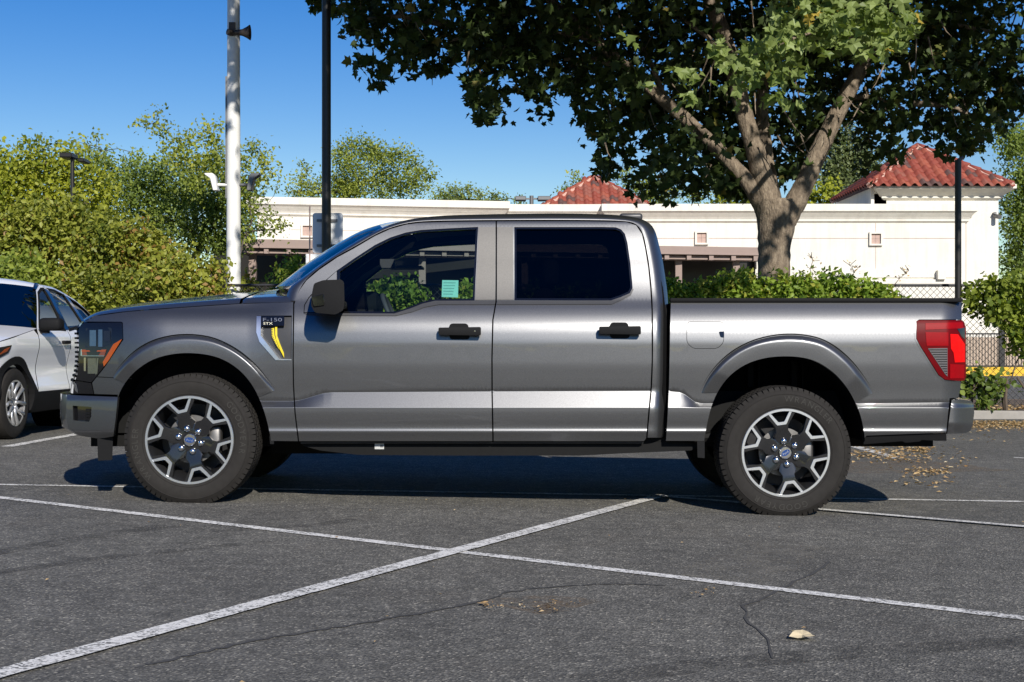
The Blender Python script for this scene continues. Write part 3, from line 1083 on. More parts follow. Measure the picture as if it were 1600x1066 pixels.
# fender vent with badge ----------------------------------------------------
vent = panel('fender_vent', inset(VENT_HOLE, -1.0), lambda u, v: tp(u, v, -.022), M['belt_trim'], truck, (), 6, 6, (), .01)
panel('vent_surround', [(401, 494), (407.6, 494), (407.3, 524.5), (436, 560.8), (455.2, 561.8), (455.2, 563), (430.5, 563), (405.5, 534.5), (400.5, 519.5)], lambda u, v: tp(u, v, .007 + .0), M['machined'], vent, (), 3, 3, (), .03)
m = MB()
plate(m, [(p[0], -p[1]) for p in rounded([(408.3, 494.3), (444.4, 494), (444.2, 509.2), (408.3, 509.6)], 1.2, 2)], [], lambda u, v, e: tp(u, -v, e), .010, -.02)
recalc(m.build('badge_plate', M['black_gloss'], vent), .001, 1)
def badge_text(s, x, y, h, wscale, mat, nm):
    v, f, w = text_shape(s)
    P = [tp(x + p[0] * h * wscale, y - p[1] * h, .0118) for p in v]
    mk(nm, P, f, mat, vent)
badge_text('F-150', 411, 502.3, 5.4, 1.75, M['badge_silver'], 'badge_lettering')
badge_text('STX', 411.5, 507.4, 3.8, 1.55, M['badge_gold'], 'badge_lettering')
for fin in ([(424, 513.5), (428.3, 512.5), (428.8, 524), (432, 534), (437.2, 547.3), (430.5, 537), (424.8, 526.5)],
            [(429.7, 511.2), (433, 511.2), (433.2, 525), (437, 536), (443.6, 552), (444, 559.5), (437.5, 546.5), (431.5, 531), (430, 523)]):
    m = MB()
    plate(m, [(p[0], -p[1]) for p in fin], [], lambda u, v, e: tp(u, -v, e), -.006, -.03)
    m.build('yellow_fin', M['yellow'], vent)
for k in range(11):
    y = 514.5 + k * 2.6
    xo = 424 + max(0, (y - 524) * .43)
    m = MB()
    plate(m, [(xo - .3, -(y + 1)), (xo + 2.2, -(y + 1)), (xo + 2.2, -y), (xo - .3, -y)], [], lambda u, v, e: tp(u, -v, e), -.0045, -.02)
    m.build('fin_notch', M['belt_trim'], vent)

# cab side (roof rail, pillars) ------------------------------------------------
inn = [(462.5, 470), (466, 455.5), (477, 437.5), (497, 420), (526, 400.3), (552, 386.2), (585, 366.8), (609, 355.6), (634, 348.8), (657, 345.7), (700, 344.4), (776, 343.6), (900, 343.3), (979, 344.6), (996, 350.5), (1005.5, 365), (1010.3, 388), (1015, 416), (1018.5, 451), (1020.4, 486), (1020.6, 560), (1018.6, 611), (1015.3, 642), (1011.8, 684)]
outr = [(446, 470), (451.5, 450), (460, 443.3), (479, 429), (497.5, 415), (522, 398.5), (548, 382), (570, 369.3), (592, 357.8), (612, 350), (645.6, 341.2), (693, 336.6), (776, 334.6), (877, 333.3), (950, 335), (985, 338), (1007, 343.5), (1019, 352), (1025.5, 365), (1030.5, 386), (1035, 404), (1039, 430), (1043, 458), (1044.2, 486), (1043.6, 560), (1042.4, 612), (1041.6, 645), (1040.5, 684)]
n = 150
A, B = even(smooth_pl(inn, 2), n), even(smooth_pl(outr, 2), n)
# match stations by position along the roof
def station_cols(A, B):
    cols = []
    for i in range(n):
        q = []
        w0 = W(A[i][0], A[i][1])
        rear = smoothstep(1000, 1030, B[i][0])
        roofp = smoothstep(600, 660, B[i][0]) * (1 - rear)
        dep = .11 * rear + .06 * roofp + .055 * (1 - rear - roofp)
        for k in range(9):
            t = k / 8
            p = A[i] * (1 - t) + B[i] * t
            ww = w0 * (1 - t) + t * min(w0, W(min(p[0], 1460), p[1])) if rear < .5 else W(p[0], p[1])
            ww = ww - dep * t ** 3.0
            q.append(PT(p[0], p[1], YC - ww))
        cols.append(q)
    return cols
A[0], B[0] = np.array([462.5, 470.]), np.array([446, 470.])
cols = station_cols(A, B)
cab = grid('cab_side', list(map(list, zip(*cols))), M['paint'], truck, True, False)
cab_far = mir(cab, truck)
ROOF_EDGE = [c[-1] for c in cols]

# roof, windshield, back of the cab -------------------------------------------
def cross(edge, crown, nseg=18, xb=0.0):
    """rows from the near edge to the far edge with a crown in z and a bulge in x"""
    rows = []
    for (x, y, z) in edge:
        w0 = YC - y
        r = []
        for k in range(nseg + 1):
            s = 1 - 2 * k / nseg
            cb = (1 - abs(s) ** 2.2)
            r.append((x + xb * cb, YC - w0 * s, z + crown * cb))
        rows.append(r)
    return rows
i_ws0 = next(i for i, c in enumerate(B) if c[0] > 452)
i_ws1 = next(i for i, c in enumerate(B) if c[0] > 632)
i_rf1 = next(i for i, c in enumerate(B) if c[0] > 1012)
i_bl = next(i for i, c in enumerate(B) if c[1] > 470 and c[0] > 1000)
ws = grid('windshield', cross(ROOF_EDGE[i_ws0:i_ws1 + 1], .01, 24, -.21), M['windshield_clear'], truck, True, True)
roof = grid('roof', cross(ROOF_EDGE[i_ws1:i_rf1 + 1], .022), M['paint'], truck, True, True)
backw = grid('cab_back', cross(ROOF_EDGE[i_rf1:i_bl + 1], 0, 18, .02), M['paint'], truck, True, True)
ib0 = next(i for i, c in enumerate(B) if c[0] > 1000 and c[1] > 368)
ib1 = next(i for i, c in enumerate(B) if c[0] > 1000 and c[1] > 448)
rwr = [[(p[0] + .007, p[1], p[2] + .001) for p in r[2:-2]] for r in cross(ROOF_EDGE[ib0:ib1 + 1], 0, 18, .02)]
grid('rear_window', rwr, M['black_gloss'], truck, True, True)
bl = recalc(MB().box(PT(970, 336, 9.3)[0], PT(1006, 336, 9.3)[0], YC - .34, YC + .34, PT(988, 343, 9.3)[2], PT(988, 333.5, 9.4)[2]).build('brake_light', M['belt_trim'], truck), .018, 3, True)

# hood, cowl --------------------------------------------------------------
hs = [(131, 502), (140, 497), (150, 493), (172, 489.5), (197, 486.6), (236, 483.2), (276, 480.6), (325, 477.2), (374, 474.2), (400, 473.2), (430, 472.8), (459, 472.4)]
sil = [(125, 501), (131, 496), (138, 491), (157.6, 480.8), (197, 472.6), (252, 465.3), (300, 461), (346.8, 457.3), (398, 452.6), (435.5, 449.3), (470, 446)]
silf = lambda x: float(np.interp(x, [p[0] for p in sil], [p[1] for p in sil]))
def hoodcb(s):
    a_ = abs(s)
    if a_ > .93:                       # rolled edge down to the fender
        return .30 * (1 - ((a_ - .93) / .07) ** 1.6) + .0
    return .30 + .70 * (1 - (a_ / .93) ** 1.15)
hood_rows, xb = [], .0
for px, py in resample(hs, 8):
    y0 = YC - W(px, py) + .002
    x0, _, z0 = PT(px, py, y0)
    w0 = YC - y0
    best = .0
    for c in np.linspace(0, .25, 126):        # crown whose skyline lies where the photograph has it
        top = 1e9
        for s in np.linspace(1, -.3, 27):
            cb = hoodcb(s)
            Y = YC - w0 * s
            top = min(top, CY - (z0 + c * cb - H) * F / Y)
        if top <= silf(px):
            best = c
            break
    r = []
    for k in range(37):
        s = 1 - 2 * k / 36
        cb = hoodcb(s)
        r.append((x0 - .13 * (1 - abs(s) ** 2) * smoothstep(300, 130, px), YC - w0 * s, z0 + best * cb))
    hood_rows.append((px, r))
cut = [r for px, r in hood_rows if px <= 380]
# the rear edge of the hood runs back towards the middle
hr = []
for r in cut:
    hr.append(r)
hood = grid('hood', hr, M['paint'], truck, True, True)
cow = [r for px, r in hood_rows if px >= 374]
x_shift = .010
cow = [[(p[0] + x_shift * (1 if i == 0 else 0), p[1], p[2] - (.012 if i == 0 else 0)) for p in r] for i, r in enumerate(cow)]
cowl = grid('cowl_panel', cow, M['paint'], truck, True, True)
# bright shut line of the hood seen along its rear edge
gap = MB()
rr = cow[1]
for k in range(0, 12):
    a, b = Vector(rr[k]), Vector(rr[k + 1])
    up = Vector((0, 0, .004))
    xa = .10 * (k / 12)
    xb2 = .10 * ((k + 1) / 12)
    gap.add([a + up + Vector((xa - .004, 0, 0)), b + up + Vector((xb2 - .004, 0, 0)), b + up + Vector((xb2 + .008, 0, 0)), a + up + Vector((xa + .008, 0, 0))], [(0, 1, 2, 3)])
# ---- front end ------------------------------------------------------------
FRONT = [(131, 502), (127, 506), (123.5, 513), (123.5, 535), (124, 560), (122, 580), (118, 592), (115, 600), (113.5, 615)]
edge = []
for p in FRONT:
    q = tp(p[0] + .5, p[1], -.004)
    edge.append(q)
gr = grid('grille', cross(edge, 0, 20, -.16), M['black_gloss'], truck, True, False)
for k in range(12):
    py = 512 + k * 7.4
    pxx = float(np.interp(py, [p[1] for p in FRONT], [p[0] for p in FRONT]))
    e = [tp(pxx, py, -.012), tp(pxx, py + 3.2, -.012)]
    e = [(q[0] - .012, q[1], q[2]) for q in e]
    rows = cross(e, 0, 20, -.16)
    fr = [[(p[0] + .03, p[1], p[2]) for p in rows[0]]] + rows + [[(p[0] + .03, p[1], p[2]) for p in rows[1]]]
    grid('grille_bar', fr, M['black_plastic'], gr, False)
HL = [(126.3, 507.3), (132, 504.6), (189, 503.8), (191.3, 506), (191.8, 529.5), (162.8, 572.8), (149.5, 589.5), (142.5, 597.6), (119, 593.8), (122.8, 572), (123, 514)]
hl = panel('headlight', HL, lambda u, v: tp(u, v, .003), M['black_gloss'], truck, (), 6, 6, (), .03)
hl_far = mir(hl, truck)
def lampbit(name, poly, e, mat, d=.01):
    m = MB()
    plate(m, [(p[0], -p[1]) for p in poly], [], lambda u, v, q: tp(u, -v, q), e, e - d)
    return m.build(name, M[mat], hl)
lampbit('turn_signal', [(190.6, 530), (187, 532), (177, 538), (160.5, 566), (162.3, 573), (170, 563)], .007, 'amber')
lampbit('marker_lamp', [(126, 546), (166.5, 546), (163, 557.5), (127.5, 557)], .006, 'amber_dark')
lampbit('marker_lamp', [(127, 547.5), (165, 547.5), (164.5, 549.5), (127.4, 549.5)], .0068, 'amber')
lampbit('marker_lamp', [(128, 555.2), (163, 555.4), (162.4, 557), (128, 556.8)], .0068, 'lamp_clear')
lampbit('lens_frame', [(134, 513), (172, 512), (175, 514), (174, 536), (160, 543.5), (133, 543.5)], .0045, 'rim_black')
for x0, x1, y0, y1, mt in ((153.5, 160, 515, 542, 'lamp_clear'), (162, 172, 517, 534, 'rim_black'), (140, 150, 516, 541, 'lamp_clear'), (131, 134, 559, 580, 'chrome'), (137, 150, 560, 584, 'lamp_clear'), (126, 128, 546, 556, 'chrome')):
    lampbit('reflector', [(x0, y0), (x1, y0), (x1, y1), (x0, y1)], .0062, mt)
lampbit('light_bar', [(151, 560), (154, 560), (152, 584), (149, 586)], .0066, 'lamp_clear')
panel('lower_grille_corner', [(117.6, 595), (142.5, 599), (146.2, 615.8), (114, 615)], lambda u, v: tp(u, v, .001), M['black_gloss'], truck, (), 6, 6, (), .03)
panel('corner_trim', [(114.5, 598), (119, 599.5), (121.5, 611), (121.5, 614), (117.5, 611), (115.5, 604)], lambda u, v: tp(u, v, .006), M['chrome'], truck, (), 3, 3, (), .01)

BUMP = [(104.8, 617), (113, 617.5), (130, 618.5), (184, 620.5), (183.4, 626), (180.5, 655), (177, 682), (163, 684.5), (150.5, 685), (124, 681), (106.5, 670), (104, 655), (103.6, 636)]
def bpos(u, v, e=0.0):
    # the bumper bulges a little in the middle of its height
    b = .012 * (1 - ((v - 650) / 35) ** 2) - .05 * smoothstep(672, 690, v) - .02 * smoothstep(625, 616, v)
    return PT(u, v, YC - (W(u, 600) + b + e + .004))
fb = panel('front_bumper', BUMP, bpos, M['paint'], truck, [[(113.6, 634), (143, 636), (142.5, 651), (139, 659.5), (114.5, 657)]], 6, 4, (), .04)
mir(fb, truck)
panel('fog_lamp_recess', [(112.6, 633), (144, 635), (143.5, 652), (140, 660.5), (113.5, 658)], lambda u, v: bpos(u, v, -.03), M['black_gloss'], fb, (), 5, 5, (), .02)
for k in range(4):
    y = 639 + k * 4.8
    panel('recess_rib', [(134, y), (141.5, y + .4), (141, y + 3), (134, y + 2.6)], lambda u, v: bpos(u, v, -.012), M['black_plastic'], fb, (), 4, 4, (), .02)
BE = [(104.8, 617), (103.6, 636), (104, 655), (106.5, 670), (124, 681), (150, 684.8)]
edge = [bpos(p[0] + .3, p[1], -.002) for p in resample(BE, 6)]
grid('bumper_face', cross(edge, 0, 20, -.20), M['paint'], fb, True, False)
edge = [bpos(p[0], p[1]) for p in [(184, 620.5), (150, 619), (113, 617.5), (104.8, 617)]]
grid('bumper_top', cross(edge, 0, 10, -.1), M['black_plastic'], fb, True, False)
m = MB()
dam = [(152, 684), (176.5, 682.5), (175.5, 719), (153, 720)]
plate(m, [(p[0], -p[1]) for p in dam], [], lambda u, v, y: PT(u, -v, y), YC - .82, YC + .82, True)
m.build('air_dam', M['black_plastic'], truck)

# ---- bed --------------------------------------------------------------------
BED = [(1048.3, 472.3), (1502.3, 472.3), (1502.8, 499.3), (1436, 499.3), (1430.6, 503), (1430.5, 530), (1436, 541), (1464.5, 586.5), (1474, 594.6), (1501.5, 596.6), (1500.8, 605), (1497.5, 621), (1483.8, 622.5), (1478.3, 676), (1354, 680.8), (1351, 684)] + [tuple(p) for p in ARCH_R_IN[::-1]] + [(1098, 689), (1040.6, 689), (1042.6, 660), (1043.8, 640), (1045.5, 600), (1046.3, 560), (1047.5, 500)]
FUEL = rounded([(1072.7, 502.6), (1131.3, 502.8), (1131.3, 535), (1122, 545), (1083, 545.3), (1072.7, 536)], 7, 4)
bed = panel('bed_side', BED, tp, M['paint'], truck, [FUEL], 6, 3, R_ZU, edge_dark=True, estep=2.5)
bed_far = mir(bed, truck)
fd = panel('fuel_door', inset(FUEL, .75), lambda u, v: tp(u, v, .0), M['paint'], truck, (), 7, 5, (), .012)
panel('fuel_door_gap', inset(FUEL, -1.5), lambda u, v: tp(u, v, -.012), M['dark_shell'], fd, (), 9, 9, (), .005)
panel('finger_notch', rounded([(1123, 518), (1131.5, 518), (1131.5, 528), (1125.5, 527)], 2, 2), lambda u, v: tp(u, v, .0015), M['black_gloss'], fd, (), 4, 4, (), .003)
panel('sill_trim', [(1349, 681.6), (1478.5, 677), (1479, 689), (1464, 689), (1440, 687.5), (1437, 690), (1416, 692), (1410, 689.5), (1349.5, 694.5)], lambda u, v: tp(u, v, -.014), M['black_plastic'], truck, (), 8, 5, (), .03)
panel('rear_gap_trim', [(1483, 622), (1500, 620), (1502, 624), (1488, 627), (1482, 678), (1476, 678), (1478, 660)], lambda u, v: tp(min(u, 1480), v, -.03), M['dark_shell'], truck, (), 5, 5, (), .02)

def rail(sgn):
    z0, z1 = PT(1270, 472.3, YC - .9)[2], PT(1270, 465.8, YC - .9)[2]
    x0, x1 = PT(1047, 470, YC - .89)[0], PT(1503.6, 470, YC - .89)[0]
    ya, yb = YC - sgn * .905, YC - sgn * .845
    o = MB().box(x0, x1, min(ya, yb), max(ya, yb), z0 + .001, z1).build('bed_rail', M['black_plastic'], truck)
    return recalc(o, .006, 2, True)
rail(1); rail(-1)
x0, x1 = PT(1049, 470, YC - .89)[0], PT(1498, 470, YC - .89)[0]
zt = PT(1270, 473.5, YC - .9)[2]
mb = MB()
mb.box(x0, x1, YC - .84, YC - .80, 1.0, zt).box(x0, x1, YC + .80, YC + .84, 1.0, zt).box(x0, x0 + .04, YC - .80, YC + .80, .75, zt).box(x0, x1, YC - .80, YC + .80, .99, 1.02)
mb.build('bed_liner', M['black_plastic'], truck)
tg = rbox('tailgate', x1 - .01, x1 + .045, YC - .78, YC + .78, .70, zt + .015, M['paint'], truck, .015)
rbox('tailgate_handle', x1 + .04, x1 + .055, YC - .13, YC + .13, 1.12, 1.2, M['black_plastic'], tg, .004)

# tail light
TL = [(1432, 502), (1436.5, 500.6), (1503.8, 500.6), (1507, 505), (1509.3, 512), (1509.5, 588), (1507, 594.5), (1499, 595.4), (1477, 593.3), (1467, 586), (1438, 540), (1432, 529)]
def tlp(u, v, e=0.0):
    return PT(u, v, YC - (W(min(u, 1468), v) + .006 + e - .10 * (max(0, u - 1478) / 32) ** 2))
tl = panel('tail_light', TL, tlp, M['red_lens'], truck, (), 5, 5, (), .05)
mir(tl, truck)
def tlbit(name, poly, mat, e=.003):
    return panel(name, poly, lambda u, v: tlp(u, v, e), M[mat], tl, (), 5, 5, (), .004)
tlbit('lens_segment', [(1446, 505), (1504, 503.5), (1505.5, 513), (1446, 515.5)], 'red_mid')
tlbit('lens_segment', [(1446, 519), (1482, 519.5), (1482, 540.5), (1448, 540.5)], 'red_mid')
tlbit('lens_segment', [(1485, 522), (1497, 522.5), (1507.8, 538), (1507.8, 566), (1492, 566.5), (1490, 551), (1486, 545)], 'red_bright', .0035)
tlbit('lens_segment', [(1484.5, 569), (1507, 570), (1506.5, 591), (1484.5, 591.5)], 'red_mid')
tlbit('lens_segment', [(1496, 514), (1507.5, 512), (1507.8, 531), (1502, 525)], 'rim_black', .0036)
gl_ = tlbit('reverse_lens', [(1450, 544.5), (1480.5, 544), (1480.5, 588.5), (1477, 585)], 'grey_lens')
for k in range(11):
    y = 546 + k * 3.7
    xa = 1452 + max(0, (y - 546)) * .68
    if xa < 1478:
        tlbit('lens_rib', [(xa, y), (1480, y), (1480, y + 1.5), (xa + 1, y + 1.5)], 'rim_black', .0045)
panel('tail_light_surround', [(1430, 500), (1432, 501.5), (1431.6, 529.5), (1437.4, 541), (1466.2, 586.8), (1476.5, 594), (1499, 596), (1499, 597.5), (1474, 595.6), (1464, 587), (1435.2, 541.4), (1429.4, 530)], lambda u, v: tp(u, v, .002), M['paint'], tl, (), 4, 4, (), .01)

# rear bumper
RB = [(1487.3, 625), (1500, 624.8), (1517, 626.2), (1521, 631), (1522.3, 645), (1520, 664), (1516, 673.5), (1509, 677.2), (1480, 678.2), (1482.5, 660)]
def rbp(u, v, e=0.0):
    return PT(u, v, YC - (.955 + e - .16 * (max(0, u - 1487) / 36) ** 2 - .03 * smoothstep(660, 680, v) + .012 * smoothstep(632, 636, v)))
rb = panel('rear_bumper', RB, rbp, M['paint'], truck, (), 5, 3, (), .05)
mir(rb, truck)
edge = [rbp(p[0] - .3, p[1], -.002) for p in [(1500, 625), (1517, 626.2), (1521, 631), (1522.3, 645), (1520, 664), (1516, 673.5), (1509, 677.2)]]
grid('bumper_face', cross(edge, 0, 16, .10), M['paint'], rb, True, True)
edge = [rbp(p[0], p[1]) for p in [(1487.3, 625), (1500, 624.8), (1517, 626.2)]]
grid('bumper_step', cross(edge, 0, 12, .06), M['black_plastic'], rb, True, True)

# ---- body inner shell, wheel wells, chassis -----------------------------------
def liner(arch, parent):
    A = even(arch, 40)
    rows = []
    for e in (.10, .30, .55):
        rows.append([PT(*(lambda p: (p[0], p[1]))(a), YC - W(a[0], a[1]) + .02)[:1] + (YC - (1.0 - e), PT(a[0], a[1], YC - W(a[0], a[1]) + .02)[2]) for a in A])
    g = grid('wheel_well', rows, M['dark_shell'], parent, True, True)
    c = rows[2]
    cen = (sum(p[0] for p in c) / len(c), c[0][1], .35)
    mb = MB()
    mb.add(c + [cen], [(i, i + 1, len(c)) for i in range(len(c) - 1)])
    mb.build('wheel_well', M['dark_shell'], parent)
    return g
w1 = liner(ARCH_F_IN, truck); w2 = liner(ARCH_R_IN, truck)
mir(w1, truck); mir(w2, truck)
# ribs seen in the rear well
for px in (1177, 1246):
    x, _, z = PT(px, 585, YC - .6)
    rbox('well_rib', x - .02, x + .02, YC - .50, YC - .46, z - .09, z + .09, M['black_plastic'], w2, .006)
    rbox('well_rib', x + .05, x + .06, YC - .50, YC - .46, z - .09, z + .09, M['black_plastic'], w2, .003)
# inside of the doors and sills, so that the shut lines look into darkness
INNER = [(440, 683), (440, 600), (452, 480), (470, 470), (520, 497), (620, 497), (680, 480), (960, 480), (992, 462), (993, 440), (986, 385), (978, 366), (960, 352), (700, 353), (640, 359), (600, 372), (530, 410), (480, 448), (455, 474), (450, 470), (466, 448), (500, 416), (580, 364), (620, 348), (700, 342), (985, 341), (1012, 360), (1036, 450), (1042, 500), (1040, 683)]
isr = panel('body_frame', INNER, lambda u, v: PT(u, v, YC - (W(u, min(v, 600)) - .035)), M['dark_shell'], truck, (), 16, 14, (), .04)
mir(isr, truck)
bpx = [(742, 352), (806, 352), (806, 475), (742, 475)]
bp_ = panel('pillar', bpx, lambda u, v: tp(u, v, -.035), M['dark_shell'], truck, (), 16, 14, (), .05)
mir(bp_, truck)
bedi = panel('body_frame', [(1041, 689), (1046, 474), (1500, 474), (1428, 500), (1430, 540), (1470, 596), (1495, 600), (1490, 622), (1478, 672), (1352, 680)] + [tuple(p + np.array([0, -2])) for p in ARCH_R_IN[::-1]], lambda u, v: PT(u, v, YC - (W(min(u, 1466), min(v, 600)) - .04)), M['dark_shell'], truck, (), 20, 18, (), .02)
fri = panel('body_frame', [(140, 500), (276, 486), (455, 476), (455, 686), (425, 688)] + [tuple(p + np.array([0, -2])) for p in ARCH_F_IN[::-1]] + [(150, 612), (130, 600), (128, 510)], lambda u, v: PT(u, v, YC - (W(u, min(v, 600)) - .04)), M['dark_shell'], truck, (), 20, 18, (), .02)
mb = MB()
xf, xr = PT(445, 690, 8.8)[0], PT(1042, 690, 8.8)[0]
mb.box(xf, xr, YC - .90, YC + .90, .42, .50)                     # cab floor
mb.box(-2.75, 2.75, YC - .52, YC - .42, .36, .50).box(-2.75, 2.75, YC + .42, YC + .52, .36, .50)   # frame rails
mb.box(-1.6, -.1, YC - .36, YC + .36, .30, .44).box(-.1, 1.2, YC - .1, YC + .1, .34, .44)
mb.box(.1, 1.0, YC + .15, YC + .40, .34, .46)
mb.tube([(1.70, YC - .74, .36), (1.70, YC + .74, .36)], .045, 10)
mb.lathe([(.05, -.16), (.12, -.1), (.15, 0), (.12, .1), (.05, .16)], 16, 'y', (1.70, YC + .05, .36))
mb.tube([(-1.99, YC - .74, .42), (-1.99, YC + .74, .42)], .04, 10)
mb.box(1.2, 2.7, YC - .5, YC + .5, .50, .72)
mb.box(-2.75, -1.2, YC - .55, YC + .55, .45, .95)
mb.tube([(.9, YC - .6, .38), (1.5, YC - .55, .45), (2.3, YC - .5, .46), (2.6, YC - .55, .45)], .035, 8)
ch = mb.build('chassis', M['undercarriage'], truck)
# sill bottom seen under the doors
m = MB()
SILL = [(470, 690), (1040, 690), (1100, 694), (1080, 704), (985, 708), (905, 712), (700, 712), (560, 711), (500, 704), (474, 697)]
plate(m, [(p[0], -p[1]) for p in SILL], [], lambda u, v, y: PT(u, -v, y), YC - .90, YC - .80, True)
m.build('sill', M['undercarriage'], truck)
m = MB(); m.tube([PT(470, 691.8, YC - .93), PT(1005, 691.8, YC - .93)], .006, 6)
m.build('sill_seam', M['belt_trim'], truck)
m = MB()
plate(m, [(585.5, -702), (600, -702), (600, -692.3), (585.5, -692.3)], [], lambda u, v, y: PT(u, v * -1, y), YC - .905, YC - .90)
tg2 = m.build('sill_label', M['white_label'], truck)
m = MB()
plate(m, [(594, -699), (598.5, -699), (598.5, -695), (594, -695)], [], lambda u, v, y: PT(u, v * -1, y), YC - .9065, YC - .905)
m.build('label_print', M['grey_metal'], tg2)
# mud flaps
for px0, px1 in ((1089, 1101), (421, 428)):
    m = MB()
    plate(m, [(p[0], -p[1]) for p in [(px0, 680), (px1, 678), (px1, 716 if px0 > 1000 else 694), (px0 + 1, 715 if px0 > 1000 else 694)]], [], lambda u, v, y: PT(u, -v, y), YC - .97, YC - .70, True)
    m.build('mud_flap', M['black_plastic'], truck)

# ---- cabin --------------------------------------------------------------------
def X(px, y=8.85):
    return (px - CX) * y / F
mb = MB()
dash = [(X(470), .95), (X(468), 1.12), (X(490), 1.20), (X(545), 1.235), (X(585), 1.20), (X(592), 1.08), (X(580), .85)]
plate(mb, [(p[0], p[1]) for p in dash], [], lambda u, v, y: (u, y, v), YC - .80, YC + .80, True)
recalc(mb.build('dashboard', M['interior'], truck), .02, 2, True)
# steering wheel, tilted
swc = Vector((X(606), YC - .40, 1.18))
swq = Matrix.Rotation(math.radians(-24), 3, 'Y')
mb = MB()
ring = []
for k in range(41):
    t = 2 * math.pi * k / 40
    ring.append(swc + swq @ Vector((0, .185 * math.cos(t), .185 * math.sin(t))))
mb.tube(ring, .016, 8, False)
for t in (math.radians(90 + 90), math.radians(0), math.radians(-90)):
    mb.tube([swc, swc + swq @ Vector((0, .18 * math.cos(t), .18 * math.sin(t)))], .014, 6)
mb.tube([swc, swc + swq @ Vector((-.35, 0, -.05))], .035, 8)
mb.build('steering_wheel', M['interior_grey'], truck, True)
def seat(x, y, wid=.50):
    s = rbox('seat', x - .25, x + .27, y - wid / 2, y + wid / 2, .72, .90, M['seat_cloth'], truck, .05, 3)
    mb = MB()
    prof = [(x + .18, .85), (x + .36, .84), (x + .48, 1.36), (x + .40, 1.40), (x + .33, 1.36)]
    plate(mb, prof, [], lambda u, v, q: (u, q, v), y - wid / 2 + .02, y + wid / 2 - .02, True)
    recalc(mb.build('backrest', M['seat_cloth'], s), .035, 3, True)
    rbox('headrest', x + .39, x + .50, y - .13, y + .13, 1.41, 1.58, M['seat_cloth'], s, .04, 3)
seat(X(752), YC - .42); seat(X(752), YC + .42)
seat(X(925), YC, 1.45)
grid('headliner', [[(p[0], YC + (p[1] - YC) * .93, p[2] - .05) for p in r] for r in cross(ROOF_EDGE[i_ws1:i_rf1 + 1], .015, 6)], M['headliner'], truck, True)
mb = MB()
mb.box(X(575), X(600), YC - .06, YC + .06, 1.55, 1.61)
mb.box(X(580), X(640), YC + .30, YC + .62, 1.57, 1.585)
mb.build('rear_view_mirror', M['interior'], truck)
for par, sy in ((fdoor, -1), (fdoor_far, 1)):
    mb = MB()
    yy = YC + sy * .80
    mb.box(X(480), X(766), min(yy, yy + sy * .06), max(yy, yy + sy * .06), .55, 1.17)
    mb.build('door_card', M['interior'], par)

